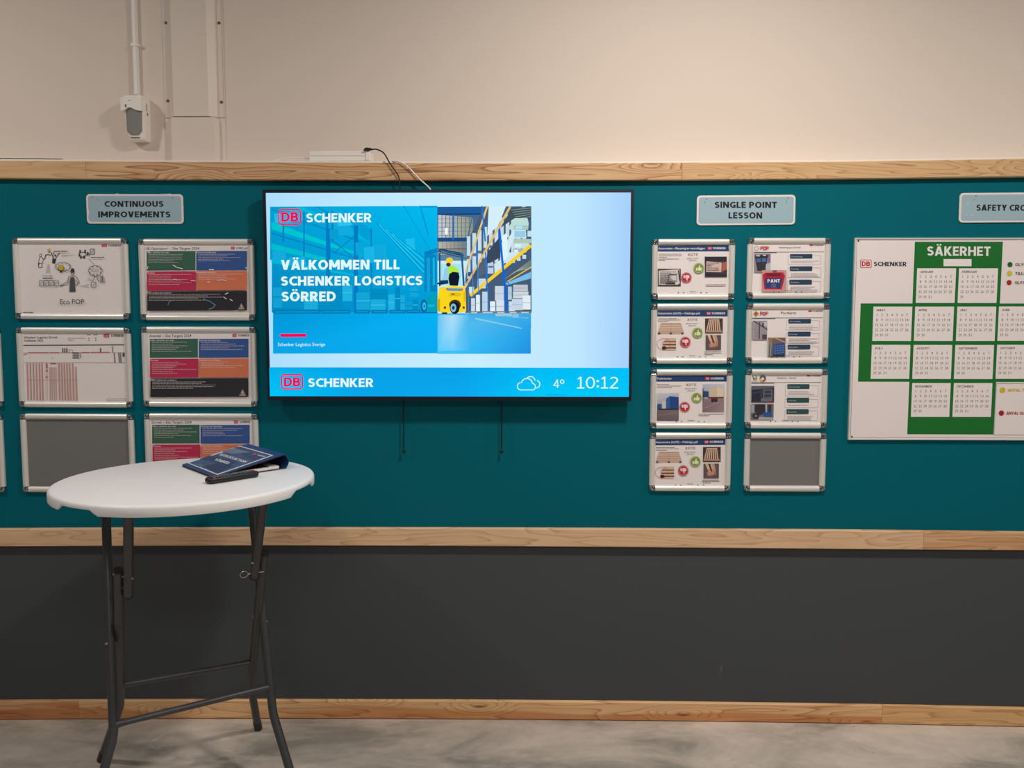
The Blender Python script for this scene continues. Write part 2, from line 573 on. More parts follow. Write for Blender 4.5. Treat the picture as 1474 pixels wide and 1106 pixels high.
def concrete():
    ma = bpy.data.materials.new('polished_concrete')
    ma.use_nodes = True
    nt = ma.node_tree; N, L = nt.nodes.new, nt.links.new
    b = nt.nodes['Principled BSDF']
    tc = N('ShaderNodeTexCoord')
    mp = N('ShaderNodeMapping'); mp.inputs['Scale'].default_value = (1.0, 2.2, 1.0)
    L(tc.outputs['Object'], mp.inputs['Vector'])
    n1 = N('ShaderNodeTexNoise'); n1.inputs['Scale'].default_value = 1.9; n1.inputs['Detail'].default_value = 7; n1.inputs['Roughness'].default_value = 0.62
    n1.inputs['Distortion'].default_value = 0.6
    L(mp.outputs[0], n1.inputs['Vector'])
    cr = N('ShaderNodeValToRGB')
    cr.color_ramp.elements[0].position = 0.36; cr.color_ramp.elements[0].color = srgb(148, 142, 134)
    cr.color_ramp.elements[1].position = 0.66; cr.color_ramp.elements[1].color = srgb(212, 199, 187)
    e = cr.color_ramp.elements.new(0.5); e.color = srgb(190, 179, 168)
    L(n1.outputs['Fac'], cr.inputs[0])
    n2 = N('ShaderNodeTexNoise'); n2.inputs['Scale'].default_value = 26; n2.inputs['Detail'].default_value = 5
    L(tc.outputs['Object'], n2.inputs['Vector'])
    m2 = N('ShaderNodeMapRange'); m2.inputs['To Min'].default_value = 0.86; m2.inputs['To Max'].default_value = 1.12
    L(n2.outputs['Fac'], m2.inputs['Value'])
    sc = N('ShaderNodeVectorMath'); sc.operation = 'SCALE'
    L(cr.outputs[0], sc.inputs[0]); L(m2.outputs[0], sc.inputs['Scale'])
    # pits and paint specks
    vo = N('ShaderNodeTexVoronoi'); vo.inputs['Scale'].default_value = 17
    L(tc.outputs['Object'], vo.inputs['Vector'])
    lt = N('ShaderNodeMath'); lt.operation = 'LESS_THAN'; lt.inputs[1].default_value = 0.055
    L(vo.outputs['Distance'], lt.inputs[0])
    sx = N('ShaderNodeSeparateColor'); L(vo.outputs['Color'], sx.inputs[0])
    pick = N('ShaderNodeMath'); pick.operation = 'GREATER_THAN'; pick.inputs[1].default_value = 0.55
    L(sx.outputs[0], pick.inputs[0])
    pm = N('ShaderNodeMath'); pm.operation = 'MULTIPLY'; L(lt.outputs[0], pm.inputs[0]); L(pick.outputs[0], pm.inputs[1])
    pw = N('ShaderNodeMath'); pw.operation = 'GREATER_THAN'; pw.inputs[1].default_value = 0.55; L(sx.outputs[1], pw.inputs[0])
    pc = N('ShaderNodeMix'); pc.data_type = 'RGBA'; L(pw.outputs[0], pc.inputs[0])
    pc.inputs[6].default_value = srgb(90, 82, 74); pc.inputs[7].default_value = srgb(206, 196, 186)
    mx = N('ShaderNodeMix'); mx.data_type = 'RGBA'
    pf = N('ShaderNodeMath'); pf.operation = 'MULTIPLY'; pf.inputs[1].default_value = 0.7; L(pm.outputs[0], pf.inputs[0])
    L(pf.outputs[0], mx.inputs[0]); L(sc.outputs[0], mx.inputs[6]); L(pc.outputs[2], mx.inputs[7])
    L(mx.outputs[2], b.inputs['Base Color'])
    rg = N('ShaderNodeMapRange'); rg.inputs['To Min'].default_value = 0.38; rg.inputs['To Max'].default_value = 0.6
    L(n1.outputs['Fac'], rg.inputs['Value']); L(rg.outputs[0], b.inputs['Roughness'])
    b.inputs['Specular IOR Level'].default_value = 0.35
    bp = N('ShaderNodeBump'); bp.inputs['Strength'].default_value = 0.2; bp.inputs['Distance'].default_value = 0.004
    L(n2.outputs['Fac'], bp.inputs['Height']); L(bp.outputs[0], b.inputs['Normal'])
    return ma

XL, XR, YF = -5.0, 5.0, -5.5
mb = MB()
nx = 60
xs = [XL + (XR - XL) * i / nx for i in range(nx + 1)]
v = []; f = []
for x in xs:
    v += [(x, YF, floor_z(x)), (x, 0.12, floor_z(x)), (x, YF, -0.08), (x, 0.12, -0.08)]
for i in range(nx):
    a, b_ = i * 4, i * 4 + 4
    f += [(a, b_, b_ + 1, a + 1), (a + 2, a + 3, b_ + 3, b_ + 2), (a, a + 2, b_ + 2, b_), (a + 1, b_ + 1, b_ + 3, a + 3)]
f += [(0, 1, 3, 2), (nx * 4, nx * 4 + 2, nx * 4 + 3, nx * 4 + 1)]
mb.add(v, f)
floor = struct(mb.build('floor', concrete()))

# pale spills and scratches on the concrete (flat stains with a shape of their own)
def stain(pts, col):
    P = Print(floor, lambda u, w, d: (u, w, floor_z(u) + 0.0006 + d), lambda x, y: (x, y), M_INK)
    P.part('paint_mark')
    P.poly(pts, col)
    P.flush()
rs = random.Random(3)

# upper wall stands 10 cm behind the clad lower wall
mb = MB(); mb.box(XL, 0.10, -0.05, XR, 0.30, 3.3)
wall = struct(mb.build('wall_back', M_BEIGE))
mb = MB(); mb.box(XL, 0.0, 0.755, XR, 0.099, 2.17)
mb.build('teal_panel', M_TEAL, wall)
mb = MB(); mb.box(XL, 0.0, -0.03, XR, 0.099, 0.755)
mb.build('grey_panel', M_GREY, wall)

def board(name, parent, x0, x1, top, bot, y, mtl, jog=0.0):
    """a timber board with softened edges whose top and bottom edges follow slightly wavy lines"""
    n = max(2, int((x1 - x0) / 0.12))
    mb = MB(); v = []; f = []
    for i in range(n + 1):
        x = x0 + (x1 - x0) * i / n
        zt, zb = top(x), bot(x)
        ed = 0.0006 if 0 < i < n else 0.0
        c = 0.003
        e = 0.0 if 0 < i < n else 0.0015
        v += [(x, -0.0005, zt), (x, y + c, zt), (x, y + jog + e, zt - c), (x, y + jog + e, zb + c), (x, y + c, zb), (x, -0.0005, zb)]
    for i in range(n):
        for k in range(6):
            a, b_ = i * 6 + k, i * 6 + (k + 1) % 6
            f.append((a, b_, b_ + 6, a + 6))
    f += [tuple(range(5, -1, -1)), tuple(range(n * 6, n * 6 + 6))]
    mb.add(v, f)
    return mb.build(name, mtl, parent)

def interp(tab):
    X = [p[0] for p in tab]; Y = [p[1] for p in tab]
    return lambda x: float(np.interp(x, X, Y))
tt = interp([(-2.13, 2.2155), (-1.64, 2.2111), (-1.0, 2.2058), (-.22, 2.2015), (.406, 2.2009), (1.19, 2.205), (1.525, 2.2088), (1.9, 2.2148), (2.12, 2.2193)])
tb = interp([(-2.13, 2.1487), (-1.64, 2.1439), (-1.0, 2.1391), (-.22, 2.136), (.406, 2.1361), (1.19, 2.1401), (1.525, 2.1434), (1.9, 2.1481), (2.12, 2.1514)])
lt_ = interp([(-2.2, .7827), (-1.7, .7875), (-1.036, .7921), (-.23, .795), (.42, .7952), (1.23, .7928), (1.58, .7908), (1.97, .788), (2.2, .786)])
lb = interp([(-2.2, .7125), (-1.7, .7169), (-1.036, .7225), (-.23, .7241), (.42, .7222), (1.23, .7187), (1.58, .7175), (1.97, .7168), (2.2, .7168)])
bt = interp([(-2.25, .0742), (-1.73, .0812), (-1.055, .0877), (-.23, .0913), (.43, .0908), (1.26, .0856), (1.615, .0818), (2.0, .0765), (2.24, .0728)])
bb = lambda x: floor_z(x) + 0.002

P_TOP = pine('pine_top_rail', srgb(218, 180, 138), srgb(190, 144, 102), srgb(140, 88, 52), 1.0, freq=9, knot=0.8, heart=0.12, con=0.9)
P_TOP2 = pine('pine_top_rail_pale', srgb(218, 182, 140), srgb(204, 162, 116), srgb(184, 138, 92), 5.0, freq=8, knot=0.2, heart=0.1)
P_TOP3 = pine('pine_top_rail_fine', srgb(214, 178, 134), srgb(196, 154, 108), srgb(164, 116, 74), 8.0, freq=14, knot=0.5, heart=0.0, con=0.75)
P_LOW = pine('pine_middle_rail', srgb(226, 190, 154), srgb(210, 170, 130), srgb(186, 140, 100), 11.0, freq=9, knot=0.4, heart=0.0, con=0.7)
P_LOW2 = pine('pine_middle_rail_end', srgb(218, 178, 136), srgb(196, 148, 104), srgb(166, 116, 74), 14.0, freq=10, knot=0.3, heart=0.4, con=0.8)
P_BASE = pine('pine_skirting', srgb(234, 192, 144), srgb(216, 166, 116), srgb(166, 108, 66), 18.0, freq=7, knot=1.0, heart=0.95, low=5.0, con=0.7)
P_BASE2 = pine('pine_skirting_end', srgb(226, 182, 130), srgb(208, 160, 108), srgb(180, 130, 82), 22.0, freq=9, knot=0.3, heart=0.0, con=0.8)
P_BASE3 = pine('pine_skirting_red', srgb(226, 178, 134), srgb(206, 150, 104), srgb(166, 112, 72), 31.0, freq=9, knot=0.2, heart=1.0, low=3.0)

t1 = bpy.data.objects.new('trim_1', None); COL.objects.link(t1); struct(t1)
board('board', t1, XL, -1.6438, tt, tb, -0.022, P_TOP2)
board('board', t1, -1.6428, 0.62, tt, tb, -0.022, P_TOP)
board('board', t1, 0.621, XR, tt, tb, -0.022, P_TOP3)
t2 = bpy.data.objects.new('trim_2', None); COL.objects.link(t2); struct(t2)
board('board', t2, XL, 1.583, lt_, lb, -0.022, P_LOW)
board('board', t2, 1.584, XR, lt_, lb, -0.022, P_LOW2)
t3 = bpy.data.objects.new('baseboard_back', None); COL.objects.link(t3); struct(t3)
board('board', t3, XL, -1.765, bt, bb, -0.015, P_BASE3)
board('board', t3, -1.764, 1.452, bt, bb, -0.015, P_BASE)
board('board', t3, 1.453, XR, bt, bb, -0.015, P_BASE2)
# white ledge capping the clad wall
mb = MB()
v = []; f = []
xs2 = [XL + 0.1 * i for i in range(101)]
for x in xs2:
    z = tt(x)
    v += [(x, -0.016, z + 0.0003), (x, -0.016, z + 0.007), (x, 0.1, z + 0.007), (x, 0.1, 2.165)]
for i in range(100):
    a = i * 4
    for k in range(4):
        b_ = (k + 1) % 4
        f.append((a + k, a + 4 + k, a + 4 + b_, a + b_))
mb.add(v, f)
struct(mb.build('trim_3', mat('white_ledge_paint', srgb(240, 230, 220), 0.5)))
# loose white strip lying on the ledge at the far left
mb = MB(); mb.add([(-4.0, -0.019, 2.2385), (-1.737, -0.019, 2.2215), (-1.737, 0.03, 2.2215), (-4.0, 0.03, 2.2385),
                   (-4.0, -0.019, 2.2415), (-1.737, -0.019, 2.2245), (-1.737, 0.03, 2.2245), (-4.0, 0.03, 2.2415)],
                  [(0, 3, 2, 1), (4, 5, 6, 7), (0, 1, 5, 4), (1, 2, 6, 5), (2, 3, 7, 6), (3, 0, 4, 7)])
tag(mb.build('cover_strip', M_WHITE), 'thin white cover strip lying on the ledge at far left above the pine rail', 'strip')

# ------------------------------------------------------------------ cable cover on the upper wall
cc = thing('cable_cover', 'beige sheet metal cable cover with screwed flanges on the upper wall', 'cable cover', (-1.265, 0.1, 2.2))
def cover(z0, z1, prof):
    mb = MB(); n = len(prof)
    v = [(x, y, z) for z in (z0, z1) for x, y in prof]
    f = [(i, i + 1, n + i + 1, n + i) for i in range(n - 1)]
    # inner skin gives the sheet its thickness
    v2 = [(x, min(y + 0.0015, -0.0002), z) for z in (z0, z1) for x, y in prof]
    o = len(v)
    f2 = [(o + i, o + n + i, o + n + i + 1, o + i + 1) for i in range(n - 1)]
    f3 = [(i, o + i, o + i + 1, i + 1) for i in range(n - 1)] + [(n + i, n + i + 1, o + n + i + 1, o + n + i) for i in range(n - 1)]
    mb.add(v + v2, f + f2 + f3)
    return mb
W = 0.117
cover(0.199, 1.02, [(-W, -0.001), (-W, -0.003), (-0.093, -0.003), (-0.090, -0.010), (-0.073, -0.030), (0.064, -0.030), (0.090, -0.010), (0.093, -0.003), (W, -0.003), (W, -0.006), (W + 0.002, -0.001)]).build('upper_panel', M_SHEET, cc)
cover(0.012, 0.1965, [(-W, -0.001), (-W, -0.004), (-0.094, -0.004), (-0.091, -0.008), (-0.086, -0.026), (0.083, -0.026), (0.092, -0.008), (0.095, -0.004), (W, -0.004), (W + 0.001, -0.001)]).build('lower_panel', M_SHEET, cc)
for x, z in ((-0.1045, 0.561), (0.104, 0.559), (-0.106, 0.264), (0.105, 0.2585)):
    mb = MB(); mb.tube([(x, -0.003, z), (x, -0.0055, z)], [0.0062, 0.005], 12)
    mb.tube([(x, -0.0055, z), (x, -0.0075, z)], 0.0028, 8)
    mb.build('screw', M_SCREW, cc, smooth=True)

# conduit
cd = thing('cable_conduit', 'narrow white conduit running down to the motion detector', 'conduit', (-1.488, 0.1, 2.49))
mb = MB(); mb.prism([(-0.0095, -0.008), (0.0095, -0.008), (0.0115, 0.9), (-0.0085, 0.9)], -0.020, -0.001, inset=0.004, lip=0.005)
mb.build('pipe', M_WHITE, cd, smooth=True)
mb = MB(); mb.box(-0.012, -0.023, 0.178, 0.016, -0.0005, 0.188); mb.ball((0.011, -0.022, 0.187), 0.004)
mb.build('clip', M_WHITE, cd)

# motion detector
sn = thing('motion_detector', 'white motion detector with grey lens below the conduit', 'motion detector', (-1.500, 0.1, 2.39))
mb = MB()
# rounded housing: widths and depth per height
def ring(z, xl, xr, dep, back=-0.0005, rr=0.016):
    pts = [(xl, back)]
    for k in range(5):
        a = math.pi + (math.pi / 2) * k / 4
        pts.append((xl + rr + rr * math.cos(a), -dep + rr + rr * math.sin(a)))
    for k in range(5):
        a = 1.5 * math.pi + (math.pi / 2) * k / 4
        pts.append((xr - rr + rr * math.cos(a), -dep + rr + rr * math.sin(a)))
    pts.append((xr, back))
    return [(x, y, z) for x, y in pts]
def loft(mb, rings):
    n = len(rings[0]); v = [p for r in rings for p in r]; f = []
    for k in range(len(rings) - 1):
        for i in range(n):
            j = (i + 1) % n
            f.append((k * n + i, k * n + j, (k + 1) * n + j, (k + 1) * n + i))
    f += [tuple(reversed(range(n))), tuple(range((len(rings) - 1) * n, len(rings) * n))]
    mb.add(v, f)
loft(mb, [ring(-0.0855, -0.008, 0.055, 0.044), ring(-0.082, -0.010, 0.0565, 0.049), ring(-0.03, -0.016, 0.0575, 0.058), ring(0.022, -0.021, 0.058, 0.066), ring(0.07, -0.024, 0.058, 0.070), ring(0.080, -0.022, 0.056, 0.064), ring(0.084, -0.018, 0.052, 0.050)])
mb.build('housing', M_WHITE, sn, smooth=True)
mb = MB()   # hood over the lens, with a wavy lower lip
nW = 16; v = []; f = []
for i in range(nW + 1):
    t = i / nW; x = -0.024 + 0.080 * t
    zl = 0.020 + 0.012 * math.exp(-((t - 0.45) / 0.22) ** 2)
    cv = 0.006 * (1 - (2 * t - 1) ** 2)
    v += [(x, -0.058, zl), (x, -0.074 - cv, zl), (x, -0.075 - cv, 0.064), (x, -0.069 - cv * 0.5, 0.071), (x, -0.058, 0.073)]
for i in range(nW):
    for k in range(5):
        a, b_ = i * 5 + k, i * 5 + (k + 1) % 5
        f.append((a, b_, b_ + 5, a + 5))
f += [tuple(range(4, -1, -1)), tuple(range(nW * 5, nW * 5 + 5))]
mb.add(v, f)
hd = mb.build('hood', M_WHITE, sn)
mb = MB(); mb.box(-0.004, -0.0800, 0.038, 0.001, -0.0775, 0.0425); mb.box(-0.004, -0.0800, 0.0325, 0.001, -0.0775, 0.037)
mb.build('indicator', M_DARK, hd)
mb = MB(); mb.box(0.010, -0.0815, 0.0565, 0.020, -0.0795, 0.0580)
mb.build('maker_mark', M_SCREW, hd)
mb = MB()   # lens: tapering curved window
v = []; f = []
nz, nx_ = 8, 10
for j in range(nz + 1):
    s_ = j / nz; z = 0.028 - 0.093 * s_
    hw = 0.0315 - 0.003 * s_ - (0.010 * max(0, (s_ - 0.86) / 0.14) ** 2)
    for i in range(nx_ + 1):
        t = -1 + 2 * i / nx_
        x = 0.0225 - 0.005 * s_ + hw * t
        v.append((x, -(0.0665 - 0.013 * s_) - 0.006 * (1 - t * t), z))
for j in range(nz):
    for i in range(nx_):
        a = j * (nx_ + 1) + i
        f.append((a, a + nx_ + 1, a + nx_ + 2, a + 1))
mb.add(v, f)
mb.add([(x, y + 0.012, z) for x, y, z in v], [t[::-1] for t in f])
per = [i for i in range(nx_ + 1)] + [(j + 1) * (nx_ + 1) - 1 for j in range(1, nz + 1)] + [nz * (nx_ + 1) + i for i in range(nx_ - 1, -1, -1)] + [j * (nx_ + 1) for j in range(nz - 1, 0, -1)]
n0 = len(v)
mb.f += [(per[i], per[(i + 1) % len(per)], per[(i + 1) % len(per)] + n0, per[i] + n0) for i in range(len(per))]
mb.build('lens', M_LENS, sn, smooth=True)
mb = MB(); mb.box(0.000, -0.0515, -0.0785, 0.036, -0.046, -0.0755)
mb.build('slot', M_DARK, sn)
mb = MB()
for a, b_ in ((0.030, 0.052), (0.034, 0.049)):
    pass
mb.box(0.0565, -0.034, 0.028, 0.0587, -0.029, 0.056)
mb.box(0.0565, -0.030, 0.012, 0.0587, -0.022, 0.022)
mb.build('side_vent', M_SCREW, sn)

# ------------------------------------------------------------------ router, cables on the ledge
rt_ = thing('network_router', 'flat white router box standing on the ledge above the screen', 'router', (-0.68, 0.02, 2.2115))
mb = MB(); mb.prism(rrect(-0.005, 0.0195, 0.216, 0.0385, 0.003, 2), -0.03, 0.03, inset=0.0015, lip=0.002)
mb.build('casing', M_WHITE, rt_)
mb = MB(); mb.prism(rrect(0.112, 0.019, 0.020, 0.038, 0.006, 4), -0.034, 0.032, inset=0.003, lip=0.003)
mb.build('end_cap', M_WHITE, rt_)
mb = MB(); mb.box(-0.108, -0.0308, 0.0195, 0.102, -0.0295, 0.0203)
mb.build('seam', mat('pale_seam', srgb(150, 142, 134), 0.6), rt_)

def smoothpath(pts, k=5):
    P = [Vector(p) for p in pts]; P = [P[0] * 2 - P[1]] + P + [P[-1] * 2 - P[-2]]
    out = []
    for i in range(1, len(P) - 2):
        for s_ in range(k):
            t = s_ / k
            a, b_, c, d = P[i - 1], P[i], P[i + 1], P[i + 2]
            out.append(0.5 * ((2 * b_) + (c - a) * t + (2 * a - 5 * b_ + 4 * c - d) * t * t + (3 * b_ - a - 3 * c + d) * t ** 3))
    out.append(P[-2])
    return out
ca = thing('display_cable', 'black cable from the router dropping over the pine rail behind the screen', 'cable', (-0.57, 0.0, 2.25))
def rel(pts, o): return [(x - o[0], y - o[1], z - o[2]) for x, y, z in pts]
o_ = (-0.57, 0.0, 2.25)
mb = MB(); mb.tube(rel(smoothpath([(-0.556, -0.012, 2.2535), (-0.5343, -0.02, 2.2537), (-0.5055, -0.027, 2.2388), (-0.4849, -0.031, 2.2053), (-0.4642, -0.031, 2.1744), (-0.4487, -0.031, 2.1485), (-0.4439, -0.031, 2.1046), (-0.4437, -0.02, 2.06)]), o_), 0.0026, 8)
mb.build('cord', M_DARK, ca, smooth=True)
mb = MB(); mb.add([(x - o_[0], y, z - o_[2]) for x, z in ((-0.583, 2.2505), (-0.566, 2.2505), (-0.558, 2.2512), (-0.552, 2.2575), (-0.572, 2.2605), (-0.580, 2.2560)) for y in (-0.022, -0.004)],
                  [(0, 2, 4, 6, 8, 10), (11, 9, 7, 5, 3, 1)] + [(2 * i, 2 * i + 1, (2 * i + 3) % 12, (2 * i + 2) % 12) for i in range(6)])
mb.build('plug', M_DARK, ca)
mb = MB(); mb.tube(smoothpath([(-0.50, 0.02, 2.2115), (-0.4797, -0.01, 2.2095), (-0.4455, -0.029, 2.2057), (-0.4115, -0.031, 2.1846), (-0.3725, -0.031, 2.1433), (-0.3307, -0.031, 2.1044), (-0.31, -0.02, 2.06)]), 0.0026, 8)
o = mb.build('white_cable', M_WHITE, smooth=True, origin=(-0.45, -0.02, 2.2))
tag(o, 'white cable curving over the pine rail down behind the screen', 'cable')
mb = MB(); mb.tube(smoothpath([(-0.96, 0.02, 2.2105), (-0.9474, 0.02, 2.2145), (-0.8936, 0.02, 2.2281), (-0.8534, 0.02, 2.2307), (-0.8133, 0.02, 2.2285), (-0.794, 0.02, 2.2265)]), 0.0022, 8)
mb.box(-0.803, 0.013, 2.2235, -0.7942, 0.027, 2.2295)
o = mb.build('network_cable', M_WHITE, smooth=True, origin=(-0.85, 0.02, 2.22))
tag(o, 'thin white cable arching over the ledge into the left end of the router', 'cable')
for k, (x, wob, lab) in enumerate(((-0.4415, 1, 'black cord with small bulb hanging under the screen, left one'), (-0.0605, 0, 'black cord with small bulb hanging under the screen, right one'))):
    c_ = thing('hanging_cord', lab, 'cord', (x, -0.02, 1.29), group='cords hanging under the screen')
    mb = MB(); mb.tube([(wob * 0.0010 * math.sin(i * 1.1), 0.0, 0.02 - 0.208 * i / 12) for i in range(13)], 0.0024, 6)
    mb.build('string', M_DARK, c_, smooth=True)
    mb = MB(); mb.ball((wob * 0.0006, 0, -0.190), 0.0058, 1, 1, 1.5)
    mb.build('bulb', M_DARK, c_, smooth=True)

# ------------------------------------------------------------------ wall-mounted screen
TVX0, TVX1, TVZ0, TVZ1 = -0.9577, 0.4356, 1.3022, 2.0975
tcx, tcz = (TVX0 + TVX1) / 2, (TVZ0 + TVZ1) / 2
tw, th_ = TVX1 - TVX0, TVZ1 - TVZ0
tv = thing('wall_screen', 'large wide information screen with a thin black bezel, lit welcome slide', 'screen', (tcx, 0, tcz))
mb = MB()
bw, bbz = 0.0145, 0.0175
def framebox(mb, w, h, l, r, t, b, y0, y1):
    mb.box(-w / 2, y0, -h / 2, -w / 2 + l, y1, h / 2)
    mb.box(w / 2 - r, y0, -h / 2, w / 2, y1, h / 2)
    mb.box(-w / 2 + l, y0, h / 2 - t, w / 2 - r, y1, h / 2)
    mb.box(-w / 2 + l, y0, -h / 2, w / 2 - r, y1, -h / 2 + b)
framebox(mb, tw, th_, 0.011, 0.011, 0.0115, 0.0165, -0.060, -0.040)
mb.build('bezel', M_BEZEL, tv)
mb = MB(); mb.box(-tw / 2 + 0.002, -0.0400, -th_ / 2 + 0.002, tw / 2 - 0.002, -0.030, th_ / 2 - 0.002)
mb.prism(rrect(0, -0.02, tw * 0.86, th_ * 0.84, 0.03), -0.030, -0.016)
mb.build('back_housing', M_DARK, tv)
mb = MB(); mb.box(-0.25, -0.016, -0.15, 0.25, -0.0005, 0.15)
mb.build('wall_bracket', M_DARK, tv)
TVPX = [(377.8, 272), (913.4, 274), (908, 578), (385, 576)]
TVH = homography(TVPX, [(-tw / 2, th_ / 2), (tw / 2, th_ / 2), (tw / 2, -th_ / 2), (-tw / 2, -th_ / 2)])
def via(H, pre=None):
    def T(x, y):
        if pre: x, y = pre(x, y)
        q = H @ np.array((x, y, 1.0)); return (q[0] / q[2], q[1] / q[2])
    return T
sx0, sx1, sz0, sz1 = -tw / 2 + 0.0105, tw / 2 - 0.0105, -th_ / 2 + 0.016, th_ / 2 - 0.011
mb = MB(); mb.box(sx0, -0.055, sz0, sx1, -0.0401, sz1)
scr = mb.build('display_panel', M_BEZEL, tv)
P = Print(scr, lambda u, w, d: (u, -0.0552 - d, w), via(TVH), M_SCREEN)
IDT = lambda x, y: (x, y)
# blank page of the slide
P.part('slide_background'); P.T = IDT
ga = [(sx0, srgb(172, 222, 252)), (-0.35, srgb(188, 232, 255)), (0.1, srgb(200, 238, 255)), (0.5, srgb(190, 230, 255)), (sx1, srgb(166, 208, 252))]
for (xa, ca_), (xb, cb_) in zip(ga[:-1], ga[1:]):
    P.grad(xa, sz1, xb, sz0, ca_, cb_, cb_, ca_)
P.flush()
# picture: tinted left part, photo on the right
L7 = Z(380, 270, 4.2556); R8 = Z(620, 270, 4.253)
P.T = via(TVH, L7)
P.part('tinted_picture')
P.grad(35, 112, 1066, 440, srgb(0, 160, 212), srgb(4, 186, 240), srgb(2, 172, 226), srgb(0, 150, 204))
P.grad(46, 440, 1066, 765, srgb(0, 150, 204), srgb(2, 172, 226), srgb(2, 152, 212), srgb(0, 134, 190))
P.grad(53, 762, 1066, 1017, srgb(0, 150, 214), srgb(6, 176, 244), srgb(10, 170, 242), srgb(10, 164, 232))
def S(r, g, b): return srgb(r, g, b)
# shelving seen in perspective, vanishing towards the right (about 1050, 690)
for (ya, yb, w, c) in ((150, 0, 0, 0),):
    pass
for ya, yb, wa, wb, c in ((205, 408, 46, 12, S(0, 196, 206)), (338, 486, 40, 10, S(0, 190, 204)), (430, 540, 30, 8, S(2, 182, 214)),
                          (118, 330, 18, 8, S(0, 146, 200)), (270, 444, 10, 5, S(0, 132, 190))):
    P.poly([(42, ya), (600, yb), (600, yb + wb), (44, ya + wa)], c)
P.poly([(230, 112), (640, 318), (652, 338), (190, 112)], S(0, 188, 208))
P.poly([(330, 112), (660, 300), (662, 310), (315, 112)], S(0, 140, 196))
P.poly([(470, 112), (664, 265), (660, 340), (600, 300)], S(2, 160, 214))
rp = random.Random(11)
for (x, y0, y1, w) in ((112, 225, 330, 10), (240, 150, 480, 9), (380, 150, 640, 15), (395, 250, 640, 12), (552, 230, 770, 26), (415, 140, 330, 10), (655, 250, 640, 8)):
    P.rect(x, y0, x + w, y1, S(0, 124, 196))
# pallets with cartons, upper shelves
for (x, y, w, h, c) in ((60, 150, 120, 60, S(36, 186, 230)), (150, 120, 90, 80, S(24, 176, 226)), (48, 380, 90, 60, S(20, 170, 220)), (150, 420, 110, 50, S(28, 176, 226)),
                        (430, 200, 110, 90, S(16, 172, 224)), (450, 190, 90, 40, S(40, 196, 236)), (612, 360, 70, 100, S(28, 182, 230)), (680, 345, 78, 120, S(18, 170, 222)),
                        (560, 330, 44, 80, S(10, 166, 218)), (870, 310, 60, 70, S(30, 190, 236)), (400, 250, 60, 60, S(10, 156, 210))):
    P.poly([(x, y + 6), (x + w * 0.9, y), (x + w, y + h), (x + 4, y + h + 4)], c)
for (x, y, w, h, c) in ((55, 610, 55, 125, S(20, 160, 210)), (112, 610, 130, 130, S(0, 146, 200)), (245, 640, 85, 105, S(28, 170, 218)), (335, 600, 145, 150, S(2, 142, 196)),
                        (482, 596, 60, 100, S(34, 178, 224)), (566, 642, 84, 110, S(20, 164, 214)), (650, 620, 110, 70, S(0, 140, 196)), (655, 686, 90, 70, S(30, 172, 220)),
                        (764, 655, 38, 104, S(36, 178, 226)), (806, 610, 30, 150, S(0, 138, 196)), (838, 660, 28, 98, S(30, 170, 220)), (870, 700, 40, 54, S(14, 158, 212)),
                        (895, 610, 55, 60, S(20, 166, 218)), (915, 690, 30, 62, S(0, 140, 200))):
    P.rect(x, y, x + w, y + h, c)
    P.rect(x, y + h * 0.45, x + w, y + h * 0.45 + 5, S(60, 196, 236) if rp.random() > .5 else S(0, 132, 190))
for (x0, x1) in ((60, 345), (350, 530), (560, 650), (660, 760), (770, 870), (875, 960)):
    P.rect(x0, 750, x1, 772, S(0, 120, 178))
    P.rect(x0 + 8, 757, x1 - 8, 765, S(14, 148, 206))
P.line([(430, 330), (550, 430)], 6, S(0, 130, 196)); P.line([(430, 400), (550, 300)], 6, S(0, 130, 196))
for k in range(7):     # far shelving lines on the right
    P.line([(690 + 20 * k, 215 + 14 * k), (985, 540 - 18 * k)], 5, S(40, 208, 240) if k % 2 else S(0, 150, 208))
P.line([(860, 112), (1040, 420)], 6, S(0, 160, 222)); P.line([(960, 112), (1010, 290)], 8, S(0, 150, 214)); P.rect(960, 112, 1064, 122, S(0, 152, 214))
# mast and front wheel of the forklift, tinted
P.poly([(985, 395), (1062, 372), (1064, 400), (990, 420)], S(0, 128, 190))
P.rect(985, 410, 1060, 640, S(0, 132, 192)); P.rect(1000, 430, 1020, 640, S(16, 160, 214)); P.rect(1036, 430, 1050, 600, S(24, 176, 224))
P.poly([(975, 690), (1064, 640), (1064, 768), (985, 762)], S(0, 160, 184)); P.rect(1008, 718, 1046, 732, S(20, 180, 232))
P.disc(982, 728, 20, 42, S(0, 108, 170)); P.disc(984, 728, 11, 24, S(60, 190, 226)); P.disc(984, 728, 5, 11, S(0, 120, 180))
P.rect(880, 764, 1064, 772, S(0, 110, 172))
P.flush()

P.T = via(TVH, R8)
P.part('forklift_picture')
P.grad(44, 118, 620, 450, S(60, 96, 140), S(70, 100, 130), S(120, 150, 170), S(90, 130, 160))
